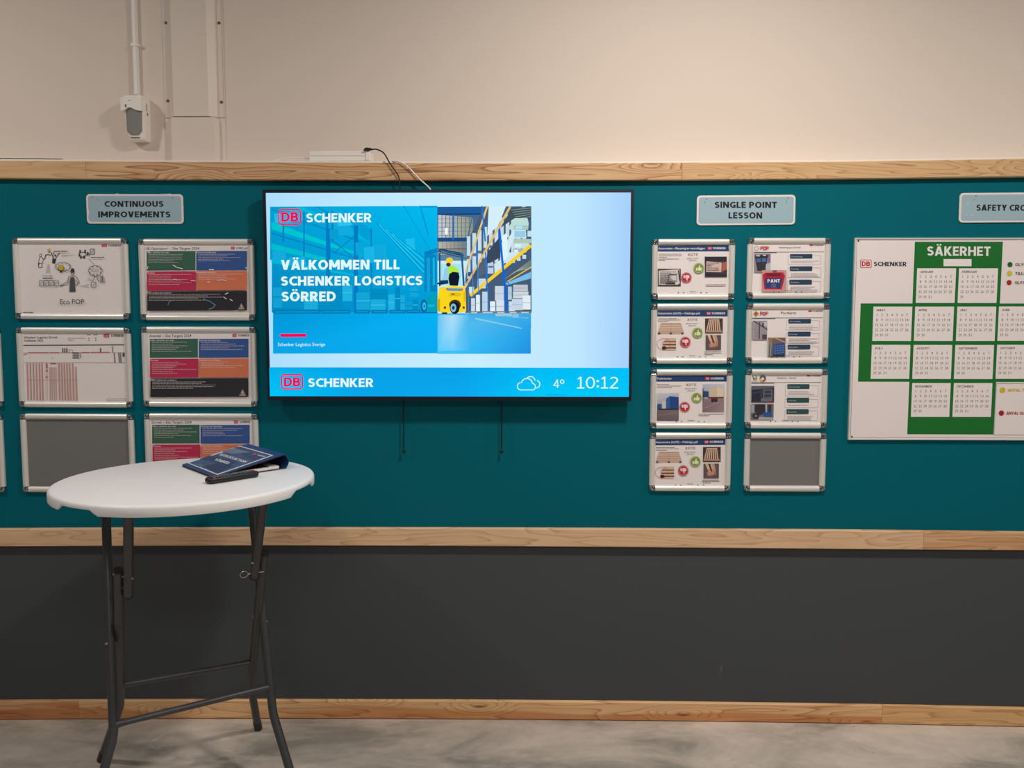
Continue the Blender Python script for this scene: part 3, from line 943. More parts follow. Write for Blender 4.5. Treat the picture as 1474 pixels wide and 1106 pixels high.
# roof sheets
P.rect(44, 118, 320, 165, S(30, 92, 156))
for k in range(9):
    P.rect(50 + 24 * k, 168 + 2 * k, 70 + 24 * k, 312, S(196 - 6 * k, 200 - 6 * k, 206 - 10 * k))
    for q in range(5):
        P.rect(50 + 24 * k, 190 + 26 * q, 70 + 24 * k, 193 + 26 * q, S(120, 128, 140))
P.rect(44, 160, 320, 168, S(20, 60, 110)); P.rect(44, 308, 250, 330, S(24, 76, 130)); P.rect(136, 165, 148, 320, S(40, 110, 180))
for k in range(7):
    P.rect(52 + 24 * k, 334, 74 + 24 * k, 412, S(186 - 10 * k, 178 - 8 * k, 160 - 6 * k))
P.rect(44, 375, 230, 380, S(60, 70, 90)); P.line([(262, 165), (228, 320)], 6, S(40, 100, 160)); P.line([(60, 400), (240, 440)], 5, S(70, 80, 100))
P.rr(92, 246, 108, 290, 8, S(240, 250, 255))
# distant racks
P.poly([(245, 300), (330, 118), (500, 118), (620, 118), (620, 770), (215, 770), (215, 560)], S(70, 92, 120))
for k in range(11):    # far stacks of cartons
    x = 225 + 34 * k; t = k / 10
    top_ = 300 - 190 * t
    P.rect(x, top_, x + 22, 560 - 120 * t, S(196 + 4 * (k % 3), 222, 240 - 3 * (k % 4)))
    P.rect(x, 420 - 160 * t, x + 24, 440 - 170 * t, S(92, 112, 130))
    P.rect(x + 3, 520 - 120 * t, x + 28, 545 - 130 * t, S(60, 80, 104))
P.poly([(360, 118), (465, 118), (420, 230), (350, 300)], S(214, 238, 250))
P.poly([(430, 250), (500, 130), (620, 118), (620, 200), (520, 190)], S(62, 82, 88))
for k in range(5):
    P.line([(500 + 8 * k, 140 + 14 * k), (620, 128 + 13 * k)], 4, S(140, 150, 150))
# big white cartons on the upper right shelf
P.poly([(470, 260), (520, 190), (596, 190), (604, 222), (600, 262), (512, 262)], S(188, 222, 216))
P.rect(512, 235, 600, 262, S(170, 196, 196)); P.rect(524, 240, 566, 256, S(170, 232, 255))
P.poly([(470, 330), (510, 262), (586, 262), (590, 312), (512, 316), (482, 400)], S(208, 234, 242))
P.rect(516, 268, 584, 308, S(154, 206, 226)); P.rect(596, 268, 620, 304, S(190, 226, 240))
P.rect(510, 318, 618, 344, S(176, 200, 186)); P.rect(508, 344, 606, 376, S(198, 222, 226)); P.rect(520, 350, 556, 368, S(220, 244, 250)); P.rect(508, 378, 590, 402, S(160, 186, 190)); P.rect(514, 384, 538, 400, S(220, 244, 250))
P.poly([(445, 470), (480, 400), (560, 400), (500, 450)], S(206, 232, 244)); P.poly([(440, 300), (470, 280), (478, 420), (446, 460)], S(224, 244, 250))
# shelf undersides
P.poly([(350, 400), (430, 300), (430, 430), (340, 480)], S(58, 74, 92))
P.poly([(300, 470), (345, 420), (350, 520), (280, 560)], S(84, 100, 116))
P.poly([(450, 560), (616, 440), (616, 500), (470, 580)], S(74, 92, 96))
for k in range(6):
    P.line([(462 + 10 * k, 560 - 8 * k), (616, 450 + 9 * k)], 3, S(150, 164, 160))
P.poly([(460, 590), (616, 520), (616, 560), (470, 600)], S(120, 190, 232))
# mid cartons
P.rect(352, 466, 388, 530, S(196, 208, 226)); P.rect(356, 482, 386, 494, S(90, 120, 170)); P.poly([(392, 470), (440, 440), (446, 500), (394, 530)], S(206, 232, 244))
P.rect(290, 560, 340, 620, S(196, 220, 236)); P.rect(240, 520, 286, 560, S(66, 82, 104)); P.rect(238, 610, 268, 650, S(206, 228, 240))
# yellow shelf beams running to the vanishing point
for pts, w, c in (([(350, 120), (218, 520)], 12, S(222, 196, 120)), ([(490, 122), (215, 610)], 13, S(228, 190, 110)), ([(612, 362), (250, 660)], 20, S(250, 208, 40)), ([(616, 492), (470, 580)], 7, S(226, 190, 90))):
    P.line(pts, w, c)
# blue uprights
for pts, w, c in (([(318, 118), (338, 330)], 9, S(20, 120, 216)), ([(425, 262), (470, 770)], 13, S(8, 104, 224)), ([(340, 400), (356, 770)], 8, S(16, 120, 226)), ([(285, 340), (302, 770)], 6, S(28, 130, 226)),
                  ([(255, 420), (266, 770)], 5, S(40, 130, 216)), ([(230, 480), (236, 770)], 4, S(60, 130, 200)), ([(455, 540), (500, 500)], 5, S(10, 110, 220)), ([(458, 560), (505, 625)], 5, S(10, 110, 220))):
    P.line(pts, w, c)
# ground level pallets
for (x, y, w, h, c) in ((250, 680, 26, 82, S(200, 220, 236)), (280, 660, 26, 100, S(224, 240, 246)), (318, 640, 34, 124, S(186, 212, 230)), (366, 700, 34, 62, S(226, 240, 250)), (396, 606, 56, 90, S(204, 214, 226)),
                        (404, 694, 50, 70, S(214, 226, 238)), (480, 700, 40, 60, S(206, 220, 232)), (508, 598, 90, 40, S(190, 200, 206)), (506, 640, 96, 40, S(206, 216, 218)), (500, 684, 66, 70, S(196, 214, 232)), (565, 664, 50, 86, S(226, 236, 244)), (476, 610, 24, 80, S(180, 206, 224))):
    P.rect(x, y, x + w, y + h, c); P.rect(x, y + h * .5, x + w, y + h * .5 + 3, S(150, 170, 188)); P.rect(x + w - 3, y, x + w, y + h, S(150, 176, 196))
for x0, x1 in ((240, 300), (310, 395), (400, 466), (476, 540), (545, 614)):
    P.rect(x0, 760, x1, 772, S(120, 110, 110)); P.rect(x0 + 10, 764, x1 - 12, 772, S(200, 200, 200))
# floor
P.grad(44, 772, 616, 870, S(60, 176, 232), S(60, 170, 226), S(40, 160, 232), S(90, 196, 244))
P.grad(44, 868, 614, 1020, S(90, 196, 244), S(40, 160, 232), S(30, 146, 226), S(60, 200, 252))
P.grad(50, 782, 140, 1000, S(110, 196, 240), S(176, 222, 248), S(110, 206, 250), S(90, 204, 252)); P.grad(140, 782, 240, 1000, S(176, 222, 248), S(80, 184, 236), S(66, 186, 246), S(110, 206, 250))
P.poly([(280, 800), (560, 862), (560, 868), (270, 808)], S(130, 206, 240)); P.poly([(400, 780), (600, 800), (600, 806), (400, 784)], S(110, 190, 232))
P.rect(400, 774, 500, 790, S(150, 200, 226)); P.rect(504, 776, 540, 800, S(140, 196, 226))
# forklift with driver
P.poly([(46, 395), (60, 374), (196, 402), (206, 420), (200, 430), (60, 396)], S(20, 66, 104)); P.line([(70, 392), (190, 424)], 5, S(90, 140, 170)); P.line([(60, 384), (196, 410)], 4, S(60, 110, 150))
P.rect(54, 400, 64, 606, S(26, 84, 130)); P.poly([(188, 410), (200, 414), (212, 604), (200, 606)], S(28, 92, 140)); P.rect(66, 470, 190, 600, S(170, 226, 238))
P.poly([(84, 560), (112, 486), (140, 478), (170, 500), (180, 560), (160, 590), (90, 590)], S(176, 232, 66)); P.poly([(70, 580), (90, 500), (112, 486), (112, 560), (100, 590)], S(150, 206, 232))
P.poly([(62, 570), (110, 568), (112, 590), (60, 598)], S(14, 60, 110)); P.disc(116, 464, 20, 18, S(240, 206, 190)); P.disc(119, 447, 22, 17, S(246, 210, 40)); P.rect(96, 456, 106, 462, S(240, 200, 40)); P.disc(112, 474, 14, 12, S(60, 50, 60))
P.poly([(118, 530), (140, 518), (174, 522), (180, 550), (170, 604), (120, 602), (112, 560)], S(16, 26, 46)); P.rect(44, 584, 78, 594, S(20, 40, 60))
P.poly([(56, 612), (150, 604), (212, 610), (218, 660), (220, 760), (180, 768), (70, 768), (44, 750), (46, 680)], S(250, 214, 30))
P.poly([(96, 618), (198, 620), (196, 636), (104, 634)], S(90, 150, 190)); P.rect(98, 618, 108, 626, S(226, 50, 50)); P.rect(192, 620, 200, 630, S(226, 50, 50))
P.poly([(44, 690), (60, 680), (60, 765), (44, 755)], S(214, 166, 20)); P.rr(116, 646, 188, 668, 8, S(226, 186, 30)); P.rect(130, 650, 150, 660, S(150, 120, 30)); P.rect(204, 640, 218, 700, S(230, 190, 24))
P.disc(152, 720, 36, 32, S(70, 56, 24)); P.disc(150, 738, 30, 38, S(20, 24, 34)); P.disc(142, 738, 18, 26, S(130, 190, 216)); P.disc(142, 738, 8, 12, S(30, 50, 70)); P.disc(90, 737, 8, 8, S(110, 60, 20)); P.disc(205, 737, 7, 8, S(110, 60, 20)); P.rect(72, 766, 104, 776, S(20, 26, 40))
P.flush()

# lettering on the slide
WT = srgb(226, 248, 255); RD = srgb(255, 10, 84); RDB = srgb(255, 150, 190)
BOLD = 0.028
def db_logo(P, x0, y0, x1, y1, red, white=None, name='logo'):
    """rounded red outlined badge with the two letters"""
    P.part(name)
    r = (y1 - y0) * 0.14; w = (y1 - y0) * 0.085
    if white:
        P.rr(x0, y0, x1, y1, r, white)
        P.rr(x0, y0, x1, y1, r, red); P.rr(x0 + w, y0 + w, x1 - w, y1 - w, r * 0.6, white)
    else:
        cs = [(x0 + w / 2 + r, y0 + w / 2), (x1 - w / 2 - r, y0 + w / 2), (x1 - w / 2, y0 + w / 2 + r), (x1 - w / 2, y1 - w / 2 - r), (x1 - w / 2 - r, y1 - w / 2), (x0 + w / 2 + r, y1 - w / 2), (x0 + w / 2, y1 - w / 2 - r), (x0 + w / 2, y0 + w / 2 + r), (x0 + w / 2 + r, y0 + w / 2)]
        P.line(cs, w, red)
    h = y1 - y0; W_ = x1 - x0
    P.t('D', x0 + W_ * 0.14, y1 - h * 0.2, x0 + W_ * 0.50, h * 0.6, red, 0.035)
    P.t('B', x0 + W_ * 0.54, y1 - h * 0.2, x0 + W_ * 0.87, h * 0.6, red, 0.035)
    P.flush()
P.T = via(TVH, L7)
db_logo(P, 88, 128, 231, 227, RD)
P.part('maker_name'); P.t('SCHENKER', 262, 212, 662, 56, WT, BOLD); P.flush()
P.part('slide_heading'); P.t('VÄLKOMMEN TILL', 106, 502, 834, 60, WT, 0.035); P.flush()
P.part('slide_heading'); P.t('SCHENKER LOGISTICS', 106, 600, 974, 58, WT, 0.035); P.flush()
P.part('slide_heading'); P.t('SÖRRED', 110, 696, 442, 60, WT, 0.035); P.flush()
P.flush()
P.part('red_bar'); P.rr(101, 895, 261, 914, 8, RD); P.flush()
P.part('slide_footer'); P.t('Schenker Logistics Sverige', 86, 970, 376, 20, WT, 0.0); P.flush()
P.T = via(TVH, Z(370, 500, 5.264))
P.part('status_bar')
c1, c2, c3 = S(0, 186, 244), S(8, 160, 232), S(0, 190, 246)
q = P.T
P.T = via(TVH)
u0 = P.T(388.7, 528.5); 
P.T = IDT
zb_ = u0[1]
za = sz0
for xa, xb, ca_, cb_, cc_, cd_ in ((sx0, -0.35, S(0, 178, 236), S(8, 160, 230), S(8, 166, 234), S(0, 196, 248)), (-0.35, 0.05, S(8, 160, 230), S(10, 160, 232), S(12, 168, 238), S(8, 166, 234)), (0.05, 0.35, S(10, 160, 232), S(0, 186, 244), S(0, 200, 250), S(12, 168, 238)), (0.35, sx1, S(0, 186, 244), S(0, 190, 246), S(0, 200, 252), S(0, 200, 250))):
    P.grad(xa, zb_, xb, za, ca_, cb_, cc_, cd_)
P.flush()
P.T = q
db_logo(P, 183, 202, 352, 319, RD)
P.part('maker_name'); P.t('SCHENKER', 391, 300, 884, 66, WT, BOLD); P.flush()
P.T = via(TVH, Z(640, 500, 5.264))
P.part('weather_icon')
def arcs(P, segs, w, col):
    for cx, cy, r, a0, a1 in segs:
        P.ring(cx, cy, r, r, w, col, 12, a0, a1)
arcs(P, [(580, 297, 28, 90, 258), (624, 280, 42, 192, 348), (662, 300, 26, -84, 90)], 6, WT)
P.line([(580, 325), (662, 325)], 6, WT)
arcs(P, [(652, 258, 34, 222, 352), (694, 282, 28, -72, 86)], 6, WT)
P.flush()
P.part('temperature'); P.t('4', 823, 309, 868, 62, WT, -0.10); P.ring(890, 263, 13, 13, 6, WT); P.flush()
P.part('clock_time')
P.t('10:12', 1002, 315, 1312, 88, WT, -0.105); P.flush()
P.part('source_note'); P.t('Source: MET Norway', 770, 367, 920, 11, S(0, 130, 190), 0.0); P.flush()

# ------------------------------------------------------------------ snap frames
PROF = [(0.0, 0.0), (0.0, 0.0085), (0.0035, 0.0125), (0.0095, 0.0150), (0.0150, 0.0140), (0.0200, 0.0100), (0.0225, 0.0060), (0.0225, 0.0020)]
FW = 0.0225
def make_frame(w, h, fill):
    """rails, corner caps and backing of a snap frame of outer size w x h, centred on its empty"""
    parts = []
    cl = FW + 0.001
    def rail(org, T, Sv, length, curve=0):
        mb = MB(); n = len(PROF); v = []
        for l in (0, length):
            for s_, hh in PROF:
                v.append((org[0] + T[0] * l + Sv[0] * s_, -hh, org[1] + T[1] * l + Sv[1] * s_))
        cr = T[0] * Sv[1] - T[1] * Sv[0]
        f = [(i, i + 1, n + i + 1, n + i) for i in range(n - 1)] + [tuple(reversed(range(n))), tuple(range(n, 2 * n)), (n - 1, 0, n, 2 * n - 1)]
        if cr > 0: f = [t[::-1] for t in f]
        mb.add(v, f)
        return mb
    parts.append(('frame_rail', rail((-w / 2 + cl, h / 2), (1, 0), (0, -1), w - 2 * cl), M_ALU, True))
    parts.append(('frame_rail', rail((-w / 2 + cl, -h / 2), (1, 0), (0, 1), w - 2 * cl), M_ALU, True))
    parts.append(('frame_rail', rail((-w / 2, -h / 2 + cl), (0, 1), (1, 0), h - 2 * cl), M_ALU, True))
    parts.append(('frame_rail', rail((w / 2, -h / 2 + cl), (0, 1), (-1, 0), h - 2 * cl), M_ALU, True))
    for sx in (-1, 1):
        for sz in (-1, 1):
            mb = MB()
            cx, cz = sx * (w / 2 - 0.0112), sz * (h / 2 - 0.0112)
            a = 0.0112; r = 0.009
            def outline(k, ox=0, oz=0):
                pts = []
                arc = [(a - r + r * math.cos(t), a - r + r * math.sin(t)) for t in [math.pi / 2 * i / 6 for i in range(7)]]
                base = [(-a, -a), (a, -a)] + arc + [(-a, a)]
                return [(p[0] * k, p[1] * k) for p in base]
            rings = [(1.0, 0.0), (1.0, 0.0080), (0.86, 0.0112), (0.60, 0.0104), (0.38, 0.0128), (0.16, 0.0132)]
            v = []
            n = 10
            for k, hh in rings:
                for px_, pz_ in outline(k):
                    v.append((cx + sx * px_, -hh, cz + sz * pz_))
            f = []
            for q_ in range(len(rings) - 1):
                for i in range(n):
                    j = (i + 1) % n
                    f.append((q_ * n + i, (q_ + 1) * n + i, (q_ + 1) * n + j, q_ * n + j))
            f += [tuple(range(n)), tuple(reversed(range((len(rings) - 1) * n, len(rings) * n)))]
            if sx * sz < 0: f = [t[::-1] for t in f]
            mb.add(v, f)
            parts.append(('corner_cap', mb, M_CHROME, False))
            mb = MB()
            for (u0, u1, w0, w1) in ((-0.0082, -0.0020, -0.0018, 0.0010), (-0.0020, 0.0010, -0.0082, -0.0018), (0.0025, 0.0058, 0.0030, 0.0052)):
                ua, ub = sorted((cx + sx * u0, cx + sx * u1)); wa_, wb_ = sorted((cz + sz * w0, cz + sz * w1))
                mb.box(ua, -0.0134, wa_, ub, -0.0108, wb_)
            parts.append(('corner_screw', mb, M_DARK, False))  # dark insets standing in for dark reflections in the polished cap
    mb = MB(); mb.box(-w / 2 + 0.012, -0.0032, -h / 2 + 0.012, w / 2 - 0.012, -0.0002, h / 2 - 0.012)
    parts.append(('backing', mb, fill, False))
    return parts
M_BACK = mat('grey_backing_board', srgb(118, 117, 116), 0.4)
W3, H3, W4, H4 = 0.4465, 0.3119, 0.3157, 0.2301
PROTO = {}
def snap_frame(name, label, x, z, ang, w, h, group, px=None):
    t = thing(name, label, 'frame', (x, -0.0003, z), -ang, group)
    key = (w, h)
    if key not in PROTO:
        PROTO[key] = [mbx.build(n, m_, t, smooth=sm) for n, mbx, m_, sm in make_frame(w, h, M_BACK)]
    else:
        for c in PROTO[key]:
            d = c.copy(); COL.objects.link(d); d.parent = t
    if px:
        H = homography(px, [(-w / 2, h / 2), (w / 2, h / 2), (w / 2, -h / 2), (-w / 2, -h / 2)])
        mb = MB(); mb.box(-w / 2 + 0.015, -0.0046, -h / 2 + 0.015, w / 2 - 0.015, -0.0034, h / 2 - 0.015)
        sh = mb.build('poster_sheet', M_POSTER, t)
        P = Print(sh, lambda u, w_, d: (u, -0.0048 - d, w_), None, M_INK)
        return t, P, H
    return t
M_POSTER = mat('poster_paper', srgb(236, 227, 226), 0.38, spec=0.45)
BLK = S(44, 42, 44); GR = S(120, 112, 112); PW = S(236, 227, 226); RED = S(196, 40, 60)

def logo_small(P, x0, y0, x1, xt1, h, dark=BLK, red=RED):
    P.part('logo')
    P.rr(x0, y0, x1, y0 + h, h * 0.15, red)
    P.t('DB', x0 + (x1 - x0) * .2, y0 + h * .8, x1 - (x1 - x0) * .2, h * 0.6, S(240, 190, 195), 0.0)
    P.t('SCHENKER', x1 + h * 0.5, y0 + h * .84, xt1, h * 0.68, dark, 0.02)
    P.flush()

G3 = 'large silver frames under the continuous improvements sign'
# 1 hand drawn poster ------------------------------------------------
t, P, H = snap_frame('snap_frame', 'silver snap frame with a hand-drawn sketch poster reading Eco POP', -1.7242, 1.7673, -0.0017, W3, H3, G3,
                     [(17.2, 341.7), (180.8, 343.2), (184.8, 460), (21.7, 459.6)])
T3 = Z(0, 260, 5.53)
P.T = via(H, T3)
INKC = S(58, 60, 64); SG = S(200, 190, 192); YL = S(216, 176, 48)
logo_small(P, 798, 509, 840, 950, 20)
for q_ in ([(480, 588), (610, 590), (486, 608)], [(690, 625), (700, 622), (745, 665), (730, 668)], [(620, 842), (694, 822), (696, 858)], [(370, 670), (388, 662), (396, 735), (358, 736)]):
    P.part('arrow'); P.poly(q_, SG); P.flush()
P.part('sketch_figure')
W_ = 4
P.ring(318, 592, 8, 12, W_, INKC); P.line([(312, 604), (302, 640), (306, 668)], W_, INKC); P.line([(326, 604), (340, 625), (330, 660)], W_, INKC); P.line([(300, 655), (330, 655), (328, 690), (302, 690), (300, 655)], W_, INKC)
P.line([(340, 625), (352, 620), (358, 590), (380, 586), (398, 592)], 6, INKC); P.flush()
P.part('sketch_figure')
P.line([(400, 568), (418, 610), (412, 650)], 7, INKC); P.line([(468, 575), (440, 610), (432, 650)], 6, INKC); P.line([(428, 556), (420, 585)], 5, INKC)
P.disc(433, 594, 7, 9, INKC); P.poly([(414, 618), (434, 620), (434, 660), (410, 656)], INKC)
P.flush()
P.part('sketch_bulb')
P.disc(386, 552, 10, 12, YL); P.rect(381, 560, 391, 572, INKC)
for a in range(0, 360, 45):
    P.line([(386 + 13 * math.cos(math.radians(a)), 552 + 15 * math.sin(math.radians(a))), (386 + 18 * math.cos(math.radians(a)), 552 + 20 * math.sin(math.radians(a)))], 2, YL)
P.flush()
P.part('sketch_meeting')
P.ring(650, 588, 26, 20, W_, INKC)
for x, y in ((630, 556), (670, 556), (636, 602), (662, 602), (625, 585), (690, 575)):
    P.disc(x, y, 6, 7, INKC); P.rect(x - 7, y + 7, x + 7, y + 18, INKC)
P.frame(710, 545, 742, 585, W_, INKC); P.line([(716, 575), (735, 555)], 3, INKC); P.line([(684, 600), (700, 575), (704, 605)], 3, INKC)
P.flush()
P.part('sketch_figure')
P.disc(571, 715, 15, 18, INKC); P.ring(572, 730, 12, 20, W_, INKC); P.line([(540, 770), (534, 800), (470, 840), (530, 826), (548, 800)], W_, INKC); P.line([(540, 768), (560, 758), (590, 758), (606, 772), (624, 812), (600, 840)], W_, INKC)
P.line([(596, 790), (612, 815), (598, 830)], 3, INKC); P.poly([(552, 780), (562, 768), (580, 768), (588, 780), (594, 885), (545, 885)], S(78, 84, 90))
P.flush()
P.part('thought_bubble')
for k in range(9):
    a = math.radians(360 * k / 9)
    P.ring(497 + 44 * math.cos(a), 683 + 22 * math.sin(a), 18, 14, 3.5, INKC, 8, math.degrees(a) - 75, math.degrees(a) + 75)
P.disc(483, 695, 24, 23, INKC); P.disc(483, 694, 21, 20, YL); P.rect(474, 712, 492, 732, INKC); P.disc(516, 722, 4, 3, INKC); P.disc(530, 730, 3, 3, INKC); P.line([(540, 722), (562, 722)], 3, INKC)
P.flush()
P.part('sketch_tree')
for k in range(8):
    a = math.radians(360 * k / 8)
    P.ring(752 + 34 * math.cos(a), 718 + 26 * math.sin(a), 20, 18, W_, INKC, 8, math.degrees(a) - 80, math.degrees(a) + 80)
P.line([(722, 712), (780, 712)], 3, INKC); P.line([(724, 724), (782, 724)], 3, INKC); P.line([(748, 745), (742, 785), (730, 800)], W_, INKC); P.line([(766, 742), (770, 785), (782, 804)], W_, INKC)
P.rect(794, 756, 802, 806, GR); P.rect(805, 760, 816, 806, GR); P.line([(790, 808), (830, 808)], 3, INKC); P.poly([(690, 775), (724, 780), (722, 792), (700, 790)], SG); P.frame(720, 812, 758, 848, W_, INKC); P.line([(728, 838), (750, 822)], 3, INKC)
P.flush()
P.part('sketch_notes')
for k in range(4):
    x = 312 + 40 * k
    P.frame(x, 798, x + 33, 838, 3.5, INKC); P.line([(x + 8, 828), (x + 16, 812), (x + 26, 808)], 3, INKC)
P.flush()
P.part('poster_text')
P.t('Eco POP', 476, 985, 666, 40, INKC, 0.0)
rg = random.Random(5)
P.t('1. Det sägs', 336, 762, 414, 13, INKC, 0.0, 0.2); P.scribble(340, 776, 418, 8, INKC, rg, 0.6); P.scribble(440, 562, 538, 7, INKC, rg, 0.5); P.scribble(720, 612, 824, 6, INKC, rg, 0.5); P.scribble(182, 1051, 265, 7, INKC, rg, 0.5)
P.flush()

# 2,4,6 coloured target posters --------------------------------------
def targets(P, H, pre, title, tx0, tx1, yt, xa, xm, xb, ya, yb, yc, yd, dx, full=True, glare=False, lx=None):
    """xa..xb the colour blocks, xm the middle; dx is the drift per row"""
    P.T = via(H, pre)
    P.part('poster_text'); P.t(title, tx0, yt, tx1, 18, BLK, 0.01); P.flush()
    logo_small(P, lx[0], yt - 20, lx[0] + 28, lx[1], 22)
    g = 7; rg = random.Random(hash(title) % 1000 if False else len(title))
    cols = (S(60, 102, 84), S(54, 88, 152), S(192, 46, 86), S(216, 120, 88), S(46, 44, 50))
    heads = ('Hälsa, säkerhet och miljö', 'Personal och ledarskap', 'Processer', 'Kundvärde och tillväxt', 'ESFR roadmap and compliance')
    rows = [(xa, ya, xm, yb, 0), (xm + g, ya + 2, xb, yb, 1), (xa + dx, yb + g, xm + dx, yc, 2), (xm + g + dx, yb + g, xb + dx * .5, yc, 3)]
    if full: rows.append((xa + 2 * dx, yc + g, xb + dx * .5, yd, 4))
    n = (6, 5, 7, 4, 5)
    for (x0, y0, x1, y1, k) in rows:
        P.part('colour_block'); P.rect(x0, y0, x1, y1, cols[k]); blk = P.flush()
        P.part('block_text', blk)
        lt_c = tuple(0.5 * a + 0.5 * b_ for a, b_ in zip(S(236, 226, 226), cols[k]))
        P.t(heads[k], x0 + 4, y0 + 15, x0 + min(len(heads[k]) * 6.6, (x1 - x0) * .9), 10, S(226, 220, 220), 0.01)
        hgt = 14 if k != 4 else 12
        for q_ in range(n[k]):
            yy = y0 + 24 + q_ * hgt * 0.9
            P.scribble(x0 + 14, yy, x0 + (x1 - x0) * rg.uniform(0.45, 0.97) * (0.8 if k == 4 else 1), 4.2, lt_c, rg, 0.8)
        P.flush()
    P.part('emblem')
    if full:
        bx, by = xb - 38, yd - 8
        P.poly([(bx - 22, by), (bx + 24, by), (bx + 1, by - 44)], S(190, 190, 190)); P.poly([(bx - 17, by - 8), (bx, by - 8), (bx - 8, by - 24)], S(60, 80, 170)); P.poly([(bx + 2, by - 8), (bx + 18, by - 8), (bx + 9, by - 24)], S(190, 50, 60))
        P.rect(bx - 20, by - 6, bx + 22, by - 1, S(150, 170, 80)); P.poly([(bx - 6, by - 24), (bx + 8, by - 24), (bx + 1, by - 40)], S(214, 120, 90))
    P.flush()
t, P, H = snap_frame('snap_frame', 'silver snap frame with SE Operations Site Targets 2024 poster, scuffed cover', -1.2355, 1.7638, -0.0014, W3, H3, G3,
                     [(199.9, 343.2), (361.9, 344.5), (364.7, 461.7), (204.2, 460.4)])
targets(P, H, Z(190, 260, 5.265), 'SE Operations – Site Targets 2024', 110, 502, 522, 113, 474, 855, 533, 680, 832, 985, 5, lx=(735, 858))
P.part('cover_glare')  # pale strokes paint the glare off wrinkles in the clear cover
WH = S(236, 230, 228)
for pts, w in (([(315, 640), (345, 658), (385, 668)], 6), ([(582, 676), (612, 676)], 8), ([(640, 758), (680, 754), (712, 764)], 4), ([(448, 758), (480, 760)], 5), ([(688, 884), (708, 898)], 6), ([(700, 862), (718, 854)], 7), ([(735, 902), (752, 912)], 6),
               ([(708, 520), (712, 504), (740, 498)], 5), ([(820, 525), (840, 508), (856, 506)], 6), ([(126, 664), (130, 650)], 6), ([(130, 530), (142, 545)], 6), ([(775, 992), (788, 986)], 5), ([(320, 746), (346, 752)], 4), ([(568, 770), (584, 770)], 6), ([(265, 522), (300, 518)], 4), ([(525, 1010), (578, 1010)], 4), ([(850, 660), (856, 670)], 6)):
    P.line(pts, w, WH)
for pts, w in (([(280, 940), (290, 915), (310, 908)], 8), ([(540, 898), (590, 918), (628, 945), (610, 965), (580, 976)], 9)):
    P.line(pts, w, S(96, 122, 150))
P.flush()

t, P, H = snap_frame('snap_frame', 'silver snap frame with a table poster of incidents and thin red bars', -1.7260, 1.4237, -0.0017, W3, H3, G3,
                     [(22, 470.3), (186, 472), (189.2, 587.2), (26.4, 587.2)])
P.T = via(H, Z(0, 450, 4.096))
P.part('poster_text')
P.t('Schenker Logistics Sörred', 136, 151, 334, 13, BLK, 0.015); P.t('Incidenter 2023', 136, 170, 250, 13, BLK, 0.015)
P.t('Olycksinformation', 394, 155, 500, 8, GR, 0.0); P.t('Tillbud', 394, 167, 430, 8, GR, 0.0)
for x in (520, 560):
    P.disc(x, 151, 4, 3, RED if x < 540 else BLK); P.disc(x, 164, 4, 3, BLK); P.rect(x - 12, 129, x + 10, 133, GR)
P.flush()
logo_small(P, 606, 126, 638, 722, 22)
P.part('table_header')
P.rect(133, 189, 726, 195, S(90, 86, 90)); P.line([(133, 237), (728, 238)], 2, GR); P.line([(135, 297), (730, 299)], 2, GR)
for x0, x1 in ((160, 282), (288, 345), (475, 525), (530, 640)):
    P.rect(x0, 233, x1, 240, S(196, 120, 126))
for x in (362, 374, 386, 584):
    P.rect(x, 210, x + 8, 236, S(104, 98, 100))
P.frame(402, 220, 424, 236, 2, GR); P.line([(655, 200), (657, 234)], 3, GR); P.line([(662, 200), (660, 234)], 2, GR); P.frame(426, 236, 462, 272, 2, BLK)
for k in range(9):
    P.rect(430 + (k % 3) * 10, 240 + (k // 3) * 10, 438 + (k % 3) * 10, 247 + (k // 3) * 10, S(90, 86, 88))
for x in (668, 694, 704):
    P.line([(x, 240), (x + 4, 296)], 8, S(150, 140, 142))
P.line([(470, 240), (472, 268)], 3, BLK); P.rect(716, 240, 728, 262, S(90, 86, 90)); P.rect(168, 266, 172, 270, BLK); P.rect(304, 266, 308, 270, BLK); P.line([(135, 250), (152, 242)], 3, BLK)
P.flush()
for k, x in enumerate([150, 168, 186, 204, 222, 238] + [338, 354, 370, 386, 402, 420, 438]):
    y0 = 300 if x < 430 else 322
    P.part('bar_column'); P.poly([(x, y0), (x + 7, y0), (x + 15 - 3, 522), (x + 4, 522)], S(204, 160, 152))
    P.line([(x + 7, y0), (x + 12, 522)], 1.6, S(170, 110, 104)); P.flush()
for x in (286, 298, 310, 322):
    P.part('bar_column'); P.poly([(x, 322), (x + 6, 322), (x + 8, 522), (x + 2, 522)], S(206, 166, 158)); P.flush()
P.part('table_marks')
P.rect(262, 300, 274, 520, S(226, 206, 200))
for y in (300, 312, 338, 376):
    P.rect(266, y, 276, y + 14 if y != 312 else y + 18, S(186, 116, 112))
P.rect(292, 298, 328, 304, S(190, 110, 110)); P.line([(150, 400), (450, 401)], 2, S(190, 150, 144)); P.frame(626, 511, 734, 522, 1.6, GR)
P.flush()

